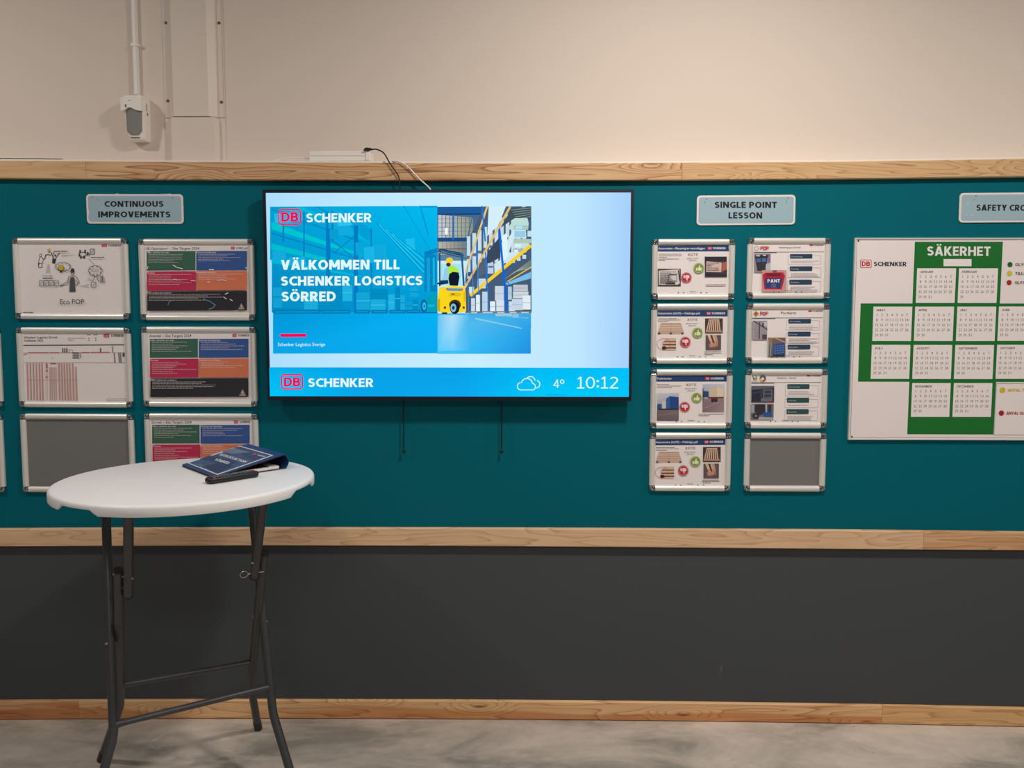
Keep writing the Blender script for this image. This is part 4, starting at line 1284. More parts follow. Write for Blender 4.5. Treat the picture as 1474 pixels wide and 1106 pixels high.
t, P, H = snap_frame('snap_frame', 'silver snap frame with Arendal Site Targets 2024 poster', -1.2358, 1.4270, -0.0010, W3, H3, G3,
                     [(203.5, 470.2), (365.7, 471.4), (368.4, 586.2), (207.7, 585.1)])
targets(P, H, Z(190, 450, 4.81), 'Arendal – Site Targets 2024', 118, 405, 171, 122, 450, 795, 183, 314, 450, 585, 4, lx=(685, 798))
snap_frame('snap_frame', 'empty silver snap frame with grey backing, partly behind the round table', -1.7268, 1.0858, -0.0017, W3, H3, G3)
t, P, H = snap_frame('snap_frame', 'silver snap frame with Sörred Site Targets 2024 poster behind the binder', -1.2367, 1.0885, -0.0010, W3, H3, G3,
                     [(207.7, 594.9), (368.4, 596.2), (370.8, 709.5), (211.2, 709)])
targets(P, H, Z(190, 450, 4.81), 'Sörred – Site Targets 2024', 134, 408, 770, 138, 463, 803, 779, 909, 1046, 1180, 5, lx=(696, 806))
snap_frame('snap_frame', 'silver frame cut off by the left picture edge, upper of two', -2.2370, 1.4237, -0.0017, W3, H3, 'frames cut off at the left picture edge')
snap_frame('snap_frame', 'silver frame cut off by the left picture edge, lower of two', -2.2445, 1.0850, -0.0017, W3, H3, 'frames cut off at the left picture edge')

# ------------------------------------------------------------------ small frames, right group
G4 = 'small silver frames under the single point lesson sign'
NAVY = S(34, 66, 112)
def pallet_photo(P, x0, y0, x1, y1, style):
    wd, wl, dk = S(186, 146, 122), S(214, 180, 156), S(70, 56, 54)
    w, h = x1 - x0, y1 - y0
    P.part('pallet_picture')
    if style == 'front':
        P.poly([(x0 + w * .12, y0), (x1 - w * .12, y0), (x1, y1 - h * .12), (x0, y1 - h * .12)], S(196, 158, 136))
        for k in range(4):
            yy = y0 + h * (.18 + .17 * k)
            P.rect(x0 + w * (.1 - .02 * k), yy, x1 - w * (.1 - .02 * k), yy + h * .07, S(230, 210, 198))
            P.rect(x0 + w * (.1 - .02 * k), yy + h * .06, x1 - w * (.1 - .02 * k), yy + h * .085, S(150, 112, 94))
        P.rect(x0, y1 - h * .14, x1, y1 - h * .04, wl)
        for k in range(3):
            P.rect(x0 + w * (.02 + .44 * k), y1 - h * .14, x0 + w * (.1 + .44 * k), y1, dk)
        P.line([(x0 + w * .5, y0), (x0 + w * .5, y1 - h * .14)], h * .02, S(150, 112, 94))
    elif style == 'top':
        P.rect(x0, y0, x1, y1, dk)
        for k in range(7):
            a = x0 + w * (.22 + .085 * k); b_ = x0 + w * (.06 + .125 * k)
            P.poly([(a, y0 + h * .06), (a + w * .055, y0 + h * .06), (b_ + w * .075, y1 - h * .18), (b_, y1 - h * .18)], wl)
        P.rect(x0 + w * .04, y1 - h * .18, x1 - w * .04, y1 - h * .08, wd)
        P.rect(x0 + w * .16, y0 + h * .3, x1 - w * .16, y0 + h * .33, wd); P.rect(x0 + w * .2, y0 + h * .06, x1 - w * .2, y0 + h * .12, wl)
    elif style == 'corner':
        P.rect(x0 + w * .25, y0, x1, y1, wl)
        for k in range(3):
            P.rect(x0 + w * .3, y0 + h * (.24 + .26 * k), x1, y0 + h * (.34 + .26 * k), dk if k else S(130, 96, 80))
        P.poly([(x0 + w * .25, y0), (x0 + w * .45, y0), (x0 + w * .3, y0 + h * .35), (x0 + w * .25, y0 + h * .35)], S(226, 216, 216))
        P.disc(x0 + w * .36, y0 + h * .82, w * .12, h * .15, S(50, 40, 40))
        P.ring(x0 + w * .33, y0 + h * .5, w * .36, h * .46, w * .018, S(196, 60, 60), 28)
    else:
        P.rect(x0, y0, x1, y1, S(96, 84, 88))
        P.poly([(x0 + w * .1, y0), (x0 + w * .5, y0), (x1 - w * .2, y0 + h * .6), (x0 + w * .4, y0 + h * .75)], wl)
        P.poly([(x0 + w * .3, y0), (x0 + w * .42, y0), (x0 + w * .6, y0 + h * .6), (x0 + w * .5, y0 + h * .65)], dk)
        P.poly([(x0 + w * .5, y0), (x0 + w * .7, y0), (x1 - w * .2, y0 + h * .5), (x1 - w * .3, y0 + h * .55)], S(196, 156, 130))
        P.poly([(x0 + w * .2, y0 + h * .6), (x0 + w * .75, y0 + h * .5), (x0 + w * .8, y0 + h * .75), (x0 + w * .25, y1 - h * .15)], wd)
        P.ring(x0 + w * .48, y0 + h * .66, w * .24, h * .26, w * .03, S(196, 60, 60), 24)
    P.flush()
def thumb(P, cx, cy, r, up_):
    P.part('thumb_up_mark' if up_ else 'thumb_down_mark')
    c1, c2 = (S(128, 152, 44), S(226, 226, 204)) if up_ else (S(190, 30, 52), S(232, 214, 214))
    P.disc(cx, cy, r, r, c1, 28)
    P.ring(cx, cy, r * .88, r * .88, r * .05, c2, 28)
    s_ = 1 if up_ else -1
    q_ = lambda a, b_: (cx + r * a * (1 if up_ else 1), cy - s_ * r * b_)
    P.poly([q_(-.56, .08), q_(-.26, .08), q_(-.26, -.46), q_(-.56, -.46)], c2)
    P.poly([q_(-.2, .1), q_(-.02, .2), q_(.06, .58), q_(.2, .6), q_(.26, .42), q_(.2, .14), q_(.52, .12), q_(.6, -.02), q_(.54, -.34), q_(.44, -.48), q_(.0, -.5), q_(-.2, -.42)], c2)
    P.flush()
def lesson(idx, label, x, z, ang, px, pre, title, yb, style):
    """white lesson sheet with a navy header; coordinates in the enlarged view of the sheet"""
    t, P, H = snap_frame('snap_frame', label, x, z, ang, W4, H4, G4, px)
    P.T = via(H, pre)
    return t, P
rg = random.Random(21)
def lesson_common(P, X, Y, title, tw_, lx, lw):
    """X left edge, Y top of the header band"""
    P.part('header_band'); P.rect(X - 4, Y, X + 514, Y + 46, NAVY); b_ = P.flush()
    P.part('header_text', b_); P.t(title, X, Y + 30, X + tw_, 15, S(230, 226, 230), 0.015); P.t('SCHENKER', lx + 38, Y + 30, lx + 38 + lw, 15, S(236, 232, 234), 0.02); P.rr(lx, Y + 13, lx + 30, Y + 33, 3, S(220, 80, 96)); P.t('DB', lx + 6, Y + 29, lx + 24, 12, S(244, 200, 206), 0.0); P.flush()
    P.part('poster_text')
    P.t('X', X + 214, Y + 78, X + 230, 17, S(190, 30, 50), 0.02, 0.15); P.t('SITE', X + 232, Y + 78, X + 288, 17, BLK, 0.0, 0.15)
    P.t('SINGLE POINT', X + 206, Y + 103, X + 292, 9, BLK, 0.0, 0.15); P.t('LESSON', X + 224, Y + 118, X + 276, 9, BLK, 0.0, 0.15)
    P.flush()
def feet(P, X, yb):
    P.part('footer_marks')
    for k in (146, 184, 308, 350): P.disc(X + k, yb - 2, 5, 4, BLK, 8)
    P.scribble(X + 230, yb - 10, X + 275, 4, GR, rg, .4)
    P.flush()
t, P = lesson(1, 'small silver frame with lesson sheet showing two label photos, top left of its group', 0.6720, 1.8033, -0.0005,
              [(939.5, 343.8), (1059.1, 344.4), (1055.7, 431.3), (939.3, 431.3)], Z(920, 270, 5.083), '', 0, '')
lesson_common(P, 146, 423, 'Automotive – Placering av retursflaggan', 340, 507, 92)
P.part('block_text')
for k in range(3): P.scribble(148, 488 + 11 * k, 148 + (168, 168, 60)[k], 4, GR, rg, .6)
for k in range(2): P.scribble(148, 524 + 11 * k, 148 + (150, 50)[k], 4, GR, rg, .6)
for k in range(3): P.scribble(490, 712 + 11 * k, 490 + (145, 140, 0)[k], 4, GR, rg, .6)
P.flush()
P.part('label_picture')
P.rect(144, 596, 310, 724, S(74, 62, 62)); P.poly([(150, 610), (300, 600), (306, 700), (290, 712), (152, 712)], S(216, 208, 208))
for k in range(12):
    P.scribble(160, 620 + 7.5 * k, 160 + rg.uniform(50, 130), 4, S(50, 46, 50), rg, .8)
P.frame(220, 640, 280, 690, 3, S(60, 56, 60)); P.line([(292, 610), (306, 690)], 8, S(40, 36, 40)); P.rect(200, 700, 270, 708, S(40, 36, 40))
P.flush()
P.part('label_picture')
P.rect(484, 508, 643, 656, S(62, 56, 66)); P.poly([(496, 542), (606, 552), (602, 622), (494, 620)], S(214, 186, 180)); P.poly([(610, 552), (643, 545), (643, 600), (606, 620)], S(176, 96, 76)); P.poly([(484, 508), (643, 512), (643, 540), (484, 536)], S(44, 42, 54))
for k in range(7):
    P.scribble(502, 556 + 9 * k, 502 + rg.uniform(30, 90), 4, S(60, 50, 54), rg, .8)
P.poly([(484, 630), (643, 640), (643, 656), (484, 656)], S(44, 42, 50))
P.flush()
thumb(P, 350, 661, 38, False); thumb(P, 440, 593, 38, True); feet(P, 146, 772)

for (lab, x, z, ang, px, pre, oy, dx_) in (
        ('small silver frame with pallet lesson sheet, second from top in its column', 0.6718, 1.5579, 0.0008, [(937.7, 437.5), (1056.3, 437.5), (1054.8, 523.4), (937.7, 523.4)], Z(920, 430, 5.083), 86, 0),
        ('small silver frame with pallet lesson sheet, bottom of the left column', 0.6737, 1.0585, -0.0001, [(936.1, 622.7), (1052.8, 623.9), (1051.8, 708.3), (935, 707.9)], Z(920, 520, 5.083), 571, -14)):
    t, P = lesson(0, lab, x, z, ang, px, pre, '', 0, '')
    X = 140 + dx_
    lesson_common(P, X, oy, 'Automotive (ALPS) – Felaktiga pall', 306, X + 356, 98)
    P.part('block_text')
    for k in range(3): P.scribble(X + 2, oy + 62 + 10 * k, X + (140, 168, 80)[k], 4, GR, rg, .6)
    for k in range(3): P.scribble(X + 342, oy + 304 + 10 * k, X + (462, 470, 405)[k], 4, GR, rg, .6)
    P.flush()
    pallet_photo(P, X, oy + 94, X + 192, oy + 176, 'front')
    pallet_photo(P, X + 345, oy + 60, X + 474, oy + 170, 'top')
    pallet_photo(P, X, oy + 204, X + 135, oy + 292, 'corner')
    pallet_photo(P, X + 350, oy + 182, X + 462, oy + 290, 'broken')
    thumb(P, X + 202, oy + 233, 39, False); thumb(P, X + 290, oy + 166, 38, True); feet(P, X, oy + 342)

t, P = lesson(5, 'small silver frame with lesson sheet showing blue and white truck trailers', 0.6737, 1.3054, 0.0006,
              [(937.3, 531.8), (1054.8, 532.2), (1053.4, 617.4), (936.9, 617.4)], Z(920, 520, 5.083), '', 0, '')
lesson_common(P, 132, 106, 'Trailerbockar', 112, 488, 94)
P.part('block_text')
for k in range(3): P.scribble(134, 172 + 12 * k, 134 + (90, 178, 110)[k], 4, GR, rg, .6)
for k in range(2): P.scribble(440, 390 + 12 * k, 440 + (180, 80)[k], 4, GR, rg, .6)
P.flush()
P.part('trailer_picture')
P.grad(136, 236, 296, 352, S(206, 206, 216), S(190, 194, 208), S(150, 150, 160), S(160, 160, 168)); P.grad(136, 350, 296, 440, S(120, 104, 108), S(128, 112, 116), S(110, 96, 100), S(104, 90, 94))
P.rect(138, 316, 172, 350, S(44, 84, 146)); P.rect(172, 294, 204, 350, S(206, 198, 192)); P.poly([(202, 276), (230, 258), (294, 266), (294, 352), (202, 350)], S(34, 72, 140)); P.poly([(202, 276), (230, 258), (230, 352), (202, 350)], S(50, 96, 166))
P.rect(144, 350, 294, 360, S(50, 46, 54)); P.line([(150, 400), (290, 380)], 2, S(170, 150, 150))
P.flush()
P.part('trailer_picture')
P.grad(468, 170, 624, 290, S(180, 190, 206), S(206, 206, 214), S(170, 160, 166), S(150, 150, 160)); P.grad(468, 280, 624, 376, S(140, 118, 124), S(150, 126, 132), S(160, 136, 142), S(126, 104, 110))
P.poly([(472, 220), (512, 224), (512, 264), (472, 268)], S(40, 72, 116)); P.poly([(514, 204), (570, 190), (574, 268), (514, 262)], S(206, 190, 168)); P.poly([(570, 190), (620, 206), (620, 262), (574, 268)], S(224, 206, 180))
P.rect(508, 264, 620, 276, S(110, 60, 50)); P.rect(530, 276, 576, 300, S(56, 50, 56)); P.disc(540, 296, 10, 8, S(40, 38, 42)); P.disc(566, 294, 10, 8, S(40, 38, 42)); P.line([(470, 350), (600, 300)], 3, S(190, 160, 160)); P.rect(468, 200, 474, 300, S(60, 66, 80))
P.flush()
thumb(P, 338, 339, 39, False); thumb(P, 425, 272, 38, True); feet(P, 132, 447)

def right_sheet(lab, x, z, ang, px, pre, X, Y, title, tx, tw_, xr, green, boxes):
    t, P, H = snap_frame('snap_frame', lab, x, z, ang, W4, H4, G4, px)
    P.T = via(H, pre)
    P.part('poster_text')
    P.t(title, tx, Y + 22, tx + tw_, 12 if title != 'Portlarm' else 18, BLK, 0.015)
    P.line([(X, Y + 50), (xr, Y + 50)], 4, S(80, 82, 88)); P.rect(X, Y + 52, X + 170, Y + 58, S(110, 112, 116))
    P.flush()
    P.part('logo'); P.rr(xr - 106, Y - 4, xr - 80, Y + 6, 2, RED); P.t('SCHENKER', xr - 74, Y + 6, xr - 2, 9, BLK, 0.02); P.flush()
    hc = S(44, 82, 84) if green else S(40, 66, 92)
    for (bx, by, bw_, h_, fh, ln, wd) in boxes:
        P.part('text_box')
        P.frame(bx - 14, by + 6, bx + 228, by + fh, 2, S(150, 144, 146)); b_ = P.flush()
        P.part('box_heading', b_); P.rr(bx, by - 6, bx + bw_, by + h_, 5, hc); P.t(wd, bx + 10, by + h_ * .62, bx + 10 + 8 * len(wd), 9, S(200, 206, 214), 0.0); P.flush()
        P.part('block_text', b_)
        for k in range(ln): P.scribble(bx + 6, by + h_ + 18 + 11 * k, bx + rg.uniform(150, 220), 3.6, S(168, 160, 162), rg, .6)
        P.flush()
    return t, P
t, P = right_sheet('small silver frame with deposit sheet showing a red crate marked PANT', 1.0350, 1.8070, -0.0007, [(1076.4, 342.4), (1198.4, 342.8), (1194.4, 430.3), (1075, 429.7)],
                   Z(920, 270, 5.083), 842, 423, 'Hantering pant Sörred', 1028, 160, 1362, False,
                   ((1110, 494, 166, 28, 72, 2, 'Utrustning'), (1108, 584, 166, 28, 76, 3, 'Lösning'), (1104, 682, 166, 28, 84, 4, 'Resultat')))
P.part('brand_mark'); P.ring(860, 444, 17, 15, 3, S(130, 150, 120)); P.t('P', 888, 456, 906, 26, S(190, 40, 60), 0.02); P.ring(920, 443, 11, 11, 6, S(190, 40, 60)); P.t('P', 934, 456, 952, 26, S(190, 40, 60), 0.02); P.flush()
P.part('bin_picture')
P.rect(842, 486, 964, 622, S(150, 140, 148)); P.poly([(848, 506), (944, 500), (930, 612), (866, 612)], S(56, 52, 60)); P.rect(850, 494, 946, 508, S(34, 32, 38)); P.rect(858, 496, 886, 504, S(220, 214, 216)); P.rect(908, 494, 930, 502, S(220, 214, 216))
P.rect(860, 520, 892, 546, S(56, 106, 160)); P.rect(900, 518, 932, 544, S(60, 116, 166)); P.rect(944, 486, 964, 622, S(130, 110, 150)); P.poly([(930, 560), (964, 550), (964, 622), (926, 622)], S(180, 190, 200))
P.flush()
P.part('crate_picture')
P.rect(900, 606, 1082, 764, S(196, 150, 148)); P.poly([(906, 640), (926, 624), (1056, 622), (1072, 650), (1046, 746), (918, 744)], S(186, 30, 56)); P.poly([(924, 662), (1052, 664), (1036, 738), (928, 734)], S(40, 62, 118))
P.rect(980, 606, 1010, 636, S(120, 90, 84)); P.poly([(930, 630), (1040, 628), (1036, 650), (940, 650)], S(120, 24, 40)); P.t('PANT', 942, 696, 1034, 24, S(236, 226, 232), 0.03)
P.line([(970, 720), (978, 706), (986, 722)], 2, S(160, 170, 200)); P.ring(994, 716, 6, 8, 2, S(160, 170, 200)); P.line([(965, 728), (1005, 728)], 2, S(160, 170, 200))
P.flush()
feet(P, 842, 766)
t, P = right_sheet('small silver frame with Portlarm sheet, blue crate stack photo', 1.0372, 1.5589, 0.0008, [(1075, 436.9), (1194.8, 437.3), (1193.5, 523.4), (1073.8, 523.4)],
                   Z(920, 430, 5.083), 832, 92, 'Portlarm', 1042, 112, 1350, False,
                   ((1098, 155, 166, 28, 76, 3, 'Utrustning'), (1096, 248, 166, 28, 78, 4, 'Lösning'), (1094, 344, 166, 26, 78, 3, 'Resultat')))
P.part('brand_mark'); P.poly([(857, 88), (878, 108), (857, 130), (836, 108)], S(206, 146, 60)); P.poly([(857, 96), (870, 108), (857, 122), (844, 108)], S(150, 90, 50)); P.t('P', 886, 121, 904, 26, S(190, 40, 60), 0.02); P.ring(916, 109, 10, 10, 6, S(190, 40, 60)); P.t('P', 930, 121, 948, 26, S(190, 40, 60), 0.02); P.flush()
P.part('door_picture')
P.rect(830, 162, 940, 302, S(156, 146, 156)); P.rect(878, 170, 886, 296, S(60, 56, 66)); P.line([(840, 164), (940, 226)], 8, S(70, 66, 76)); P.rect(904, 180, 916, 210, S(60, 58, 66)); P.rect(916, 170, 938, 202, S(190, 196, 206)); P.rect(904, 262, 938, 298, S(80, 70, 72)); P.line([(842, 176), (838, 296)], 3, S(190, 180, 186))
for k in range(4): P.line([(834, 200 + 24 * k), (876, 204 + 24 * k)], 2, S(120, 112, 124))
P.flush()
P.part('crate_stack_picture')
P.rect(945, 286, 1076, 426, S(110, 98, 100)); P.poly([(945, 286), (990, 286), (960, 340), (945, 350)], S(150, 120, 80)); P.line([(1000, 288), (1070, 318)], 10, S(196, 150, 90)); P.line([(950, 300), (950, 420)], 6, S(160, 180, 190)); P.line([(972, 318), (966, 420)], 3, S(190, 196, 200))
P.poly([(988, 336), (1068, 322), (1072, 410), (986, 414)], S(40, 76, 140))
for k in range(4):
    for j in range(4): P.rect(994 + 19 * k, 344 + 17 * j - 2 * k, 1008 + 19 * k, 354 + 17 * j - 2 * k, S(86, 122, 176))
P.rect(986, 410, 1074, 424, S(50, 46, 50))
P.flush(); feet(P, 832, 428)
t, P = right_sheet('small silver frame with truck sheet, round coloured emblem at top', 1.0393, 1.3069, 0.0010, [(1073, 531.2), (1192.9, 531.8), (1191.5, 617.4), (1072.3, 617.4)],
                   Z(920, 520, 5.083), 822, 108, 'Fallolyckor - Sörred', 1014, 138, 1338, True,
                   ((1090, 176, 164, 30, 82, 3, 'Utrustning'), (1088, 276, 164, 30, 66, 1, 'Lösning'), (1086, 360, 164, 30, 78, 3, 'Resultat')))
P.part('brand_mark')
for k, c in enumerate((S(56, 84, 150), S(190, 50, 56), S(216, 190, 60), S(50, 120, 80))):
    P.ring(906, 127, 18, 18, 11, c, 6, -80 + 90 * k, 0 + 90 * k)
P.line([(832, 108), (840, 136)], 4, BLK); P.line([(854, 106), (862, 134)], 4, BLK); P.line([(848, 124), (848, 142)], 3, BLK); P.line([(826, 146), (872, 146)], 2, BLK); P.line([(838, 128), (858, 128)], 3, BLK)
P.flush()
P.part('truck_picture')
P.rect(822, 182, 992, 304, S(62, 62, 78)); P.poly([(822, 182), (992, 184), (992, 196), (822, 210)], S(96, 98, 116)); P.frame(916, 212, 974, 296, 3, S(150, 156, 166)); P.line([(918, 240), (972, 240)], 3, S(140, 146, 156)); P.rect(896, 274, 974, 298, S(110, 112, 124)); P.rect(960, 286, 974, 298, S(200, 60, 64)); P.rect(826, 210, 890, 296, S(44, 46, 62))
P.line([(830, 236), (888, 226)], 2, S(110, 112, 124)); P.line([(922, 268), (970, 268)], 2, S(140, 146, 156))
P.flush()
P.part('truck_picture')
P.rect(820, 316, 990, 432, S(110, 108, 118)); P.poly([(850, 318), (924, 318), (930, 380), (890, 400), (846, 370)], S(50, 50, 58)); P.disc(858, 404, 26, 22, S(44, 42, 48)); P.disc(858, 404, 12, 10, S(120, 118, 124)); P.rect(912, 376, 976, 418, S(40, 86, 160)); P.rect(930, 318, 938, 376, S(190, 196, 206)); P.rect(948, 320, 972, 376, S(56, 54, 60)); P.poly([(880, 410), (990, 416), (990, 432), (880, 432)], S(176, 168, 160)); P.rect(822, 320, 846, 380, S(160, 164, 176))
P.flush(); feet(P, 822, 446)
snap_frame('snap_frame', 'empty small silver frame with grey backing, bottom right of its group', 1.0416, 1.0587, 0.0, W4, H4, G4)

# ------------------------------------------------------------------ hanging signs
M_SIGN = mat('pale_blue_sign_film', srgb(158, 184, 196), 0.35, spec=0.4, vary=(9, 0.03))
M_EDGE = mat('white_sign_edge', srgb(232, 222, 216), 0.4)
def sign(label, cx, cz, w, h, ang, px, lines, marks, curl=0.0):
    t = thing('heading_sign', label, 'sign', (cx, -0.0003, cz), -ang, 'pale blue heading signs on the teal wall')
    mb = MB(); mb.prism(rrect(0, 0, w, h, 0.014), -0.004, -0.0002, inset=0.0008, lip=0.0008)
    mb.build('sign_plate', M_EDGE, t)
    mb = MB(); mb.prism(rrect(0, 0, w - 0.014, h - 0.014, 0.010), -0.0044, -0.0041)
    fc = mb.build('sign_face', M_SIGN, t)
    H = homography(px[0], [(-w / 2, h / 2), (w / 2, h / 2), (w / 2, -h / 2), (-w / 2, -h / 2)])
    P = Print(fc, lambda u, w_, d: (u, -0.0045 - d, w_), via(H, px[1]), M_INK)
    P.part('sign_text')
    for a in lines: P.t(*a, S(24, 26, 30), 0.036)
    P.flush()
    P.part('scratches')
    for pts, wd, c in marks: P.line(pts, wd, c)
    P.flush()
    return t
Z0 = Z(0, 0, 1)
DK = S(60, 66, 76); LT = S(236, 232, 230)
sign('pale blue sign reading CONTINUOUS IMPROVEMENTS with chipped white edge', -1.4690, 2.0337, 0.3735, 0.1125, -0.0035,
     ([(124.2, 279.7), (263.4, 280.2), (264, 322.6), (125, 322.4)], Z(0, 0, 1)),
     [('CONTINUOUS', 151, 298.3, 235.6, 8.4), ('IMPROVEMENTS', 141.6, 313.3, 245.4, 8.6)],
     [([(132.5, 284.6), (134.3, 283.8)], .7, DK), ([(139.6, 287.3), (142.6, 289.4)], .4, DK), ([(248, 285), (249.2, 285.8)], .9, DK), ([(127.7, 303), (128, 309)], .8, LT), ([(203, 316.5), (203.6, 318)], .8, LT), ([(222, 320.2), (230, 320)], .8, LT), ([(236, 318), (236.5, 320)], .8, LT), ([(168, 279.6), (171, 279.2)], .8, LT), ([(232, 280.4), (247, 280)], 1.0, LT), ([(263.6, 298), (264.4, 299.4)], 1, LT)])
sign('pale blue sign reading SINGLE POINT LESSON', 0.8690, 2.0272, 0.3735, 0.1120, 0.0075,
     ([(1003, 281.8), (1144.7, 280.8), (1144.3, 323.1), (1003, 325.1)], Z(920, 270, 5.083)),
     [('SINGLE POINT', 555, 151, 1008, 46), ('LESSON', 657, 228, 903, 46)],
     [([(478, 118), (484, 104)], 3, DK), ([(489, 92), (498, 82)], 3.5, DK), ([(1072, 124), (1080, 98)], 2.5, DK), ([(1084, 84), (1092, 74)], 3.5, DK)])
sign('pale blue sign reading SAFETY CROSS, cut off by the right picture edge', 1.8610, 2.0360, 0.3735, 0.1110, 0.006,
     ([(1381.3, 278.1), (1522.6, 277), (1522.8, 319.2), (1382, 320.6)], Z(1374, 270, 14.74)),
     [('SAFETY CROSS', 470, 495, 1720, 132)],
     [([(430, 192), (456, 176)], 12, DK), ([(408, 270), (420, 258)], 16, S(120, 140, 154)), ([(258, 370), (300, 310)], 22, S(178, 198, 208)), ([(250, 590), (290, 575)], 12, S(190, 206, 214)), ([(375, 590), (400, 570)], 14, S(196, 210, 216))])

# ------------------------------------------------------------------ safety calendar board
BX0, BX1, BZ0, BZ1 = 1.2825, 2.0700, 1.1480, 1.9222
bw_, bh_ = BX1 - BX0, BZ1 - BZ0
wb = thing('safety_calendar_board', 'white board with green cross calendar headed SÄKERHET at the right', 'board', (BX0 + bw_ / 2, -0.0003, BZ0 + bh_ / 2))
mb = MB(); framebox(mb, bw_, bh_, 0.0045, 0.0045, 0.0045, 0.0045, -0.011, -0.0002)
mb.build('edge_frame', M_ALU, wb)
mb = MB(); mb.box(-bw_ / 2 + 0.0045, -0.0085, -bh_ / 2 + 0.0045, bw_ / 2 - 0.0045, -0.0004, bh_ / 2 - 0.0045)
fb = mb.build('board_face', mat('glossy_white_board', srgb(236, 226, 225), 0.22, spec=0.5), wb)
BH = homography([(1229.5, 343.2), (1530, 341.7), (1520, 634.3), (1221.9, 633.1)], [(-bw_ / 2, bh_ / 2), (bw_ / 2, bh_ / 2), (bw_ / 2, -bh_ / 2), (-bw_ / 2, -bh_ / 2)])
ZA, ZB = Z(1214, 330, 5.669), Z(1214, 480, 5.669)
P = Print(fb, lambda u, w_, d: (u, -0.0087 - d, w_), None, M_INK)
TA, TB = via(BH, ZA), via(BH, ZB)
P.T = IDT
GREEN = S(24, 110, 44)
P.part('inner_line'); e_ = 0.0085
P.frame(-bw_ / 2 + e_, -bh_ / 2 + e_, bw_ / 2 - e_, bh_ / 2 - e_, 0.0012, S(70, 70, 72)); P.flush()
P.part('green_cross')
c_tl = TA(576, 104); c_br = TB(1237, 826); c_ml = TA(138, 604); c_mb = TB(122, 391); c_tr = TA(1296, 102)
xr_ = c_tr[0]; xl_ = c_tl[0] + (TB(528, 826)[0] - c_tl[0]) * .5
xl_, xr_ = (TA(576, 104)[0] + TB(528, 826)[0]) / 2, (TA(1296, 102)[0] + TB(1237, 826)[0]) / 2
P.rect(xl_, c_br[1], xr_, c_tl[1], GREEN)
ax = (c_ml[0] + c_mb[0]) / 2
ar = xr_ + (xl_ - ax)
cen = (xl_ + xr_) / 2
P.rect(ax, c_mb[1], xl_, c_ml[1], GREEN); P.rect(xr_, c_mb[1], ar, c_ml[1], GREEN)
P.flush()
P.part('board_heading'); P.T = TA
P.t('SÄKERHET', 676, 216, 1192, 76, S(232, 228, 226), 0.028)
P.rect(810, 242, 1038, 300, PW); P.flush()
db_logo(P, 131, 250, 224, 316, S(190, 44, 58), PW)
P.part('maker_name'); P.t('SCHENKER', 243, 302, 508, 36, S(36, 34, 40), BOLD); P.flush()
# month cards: 4 columns, sizes shared
ks = 0.00047
jan, dec = TA(595, 318), TB(907, 402)
cw = TA(913, 318)[0] - jan[0]; ch = jan[1] - TA(589, 598)[1]
MONTHS = [('JANUARI', TA(595, 318), 31), ('FEBRUARI', TA(937, 317), 29), ('MARS', TA(243, 630), 31), ('APRIL', TA(583, 629), 30), ('MAJ', TA(927, 628), 31), ('JUNI', TA(1268, 626), 30),
          ('JULI', TB(232, 90), 31), ('AUGUSTI', TB(573, 90), 31), ('SEPTEMBER', TB(915, 90), 30), ('OKTOBER', TB(1258, 88), 31), ('NOVEMBER', TB(565, 402), 30), ('DECEMBER', TB(907, 402), 31)]
P.T = IDT
k_ = cw / 318.0
for name, (x, z), nd in MONTHS:
    P.part('month_card'); P.rect(x, z - ch, x + cw, z, PW); cd_ = P.flush()
    P.part('month_text', cd_)
    P.text(name, (x + 25 * k_, z - 38 * k_), (x + (25 + 17.2 * len(name) * (0.86 if 'I' in name else 1)) * k_, z - 38 * k_), (x + 25 * k_, z - 19 * k_), S(56, 52, 56), 0.014, 0.2)
    P.d += 0.00001
    for d_ in range(nd):
        c_, r_ = d_ % 7, d_ // 7
        s_ = str(d_ + 1)
        wgl = (3.5 if s_ == '1' else 13) if len(s_) == 1 else (23 if s_[0] == '1' else 26)
        cxn = x + (32 + 41 * c_) * k_
        zb2 = z - (78 + 41.5 * r_) * k_
        P.d -= P.step
        P.text(s_, (cxn - wgl / 2 * k_, zb2), (cxn + wgl / 2 * k_, zb2), (cxn - wgl / 2 * k_, zb2 + 21 * k_), S(96, 90, 92), 0.004)
    P.flush()
# legend at the upper right and the counters below
P.T = TA
for (y, c, wd) in ((285, S(34, 96, 50), 'OLYCKSFRITT'), (357, S(206, 196, 40), 'TILLBUD'), (431, S(176, 30, 46), 'OLYCKA')):
    P.part('legend_dot'); P.disc(1352 + (285 - y) * .03, y, 21, 21, c, 24); P.flush()
    P.part('legend_text'); P.t(wd, 1396, y + 11, 1396 + 20.5 * len(wd), 22, S(70, 66, 70), 0.015); P.flush()
P.T = IDT
P.part('counter_box')
x0_, z0_ = TB(1258, 404); x1_, z1_ = TB(1250, 828)
P.frame(min(x0_, x1_), z1_, ar, z0_, 0.0012, S(120, 112, 112)); P.flush()
P.T = TB
for (y, c, wd) in ((459, S(206, 186, 30), 'ANTAL TILLBUD'), (649, S(168, 30, 46), 'ANTAL OLYCKOR')):
    P.part('legend_dot'); P.disc(1308 - (y - 459) * .03, y, 22, 22, c, 24); P.flush()
    P.part('legend_text'); P.t(wd, 1350 - (y - 459) * .04, y + 12, 1350 + 18.8 * len(wd), 24, c, 0.02, 0.12); P.flush()
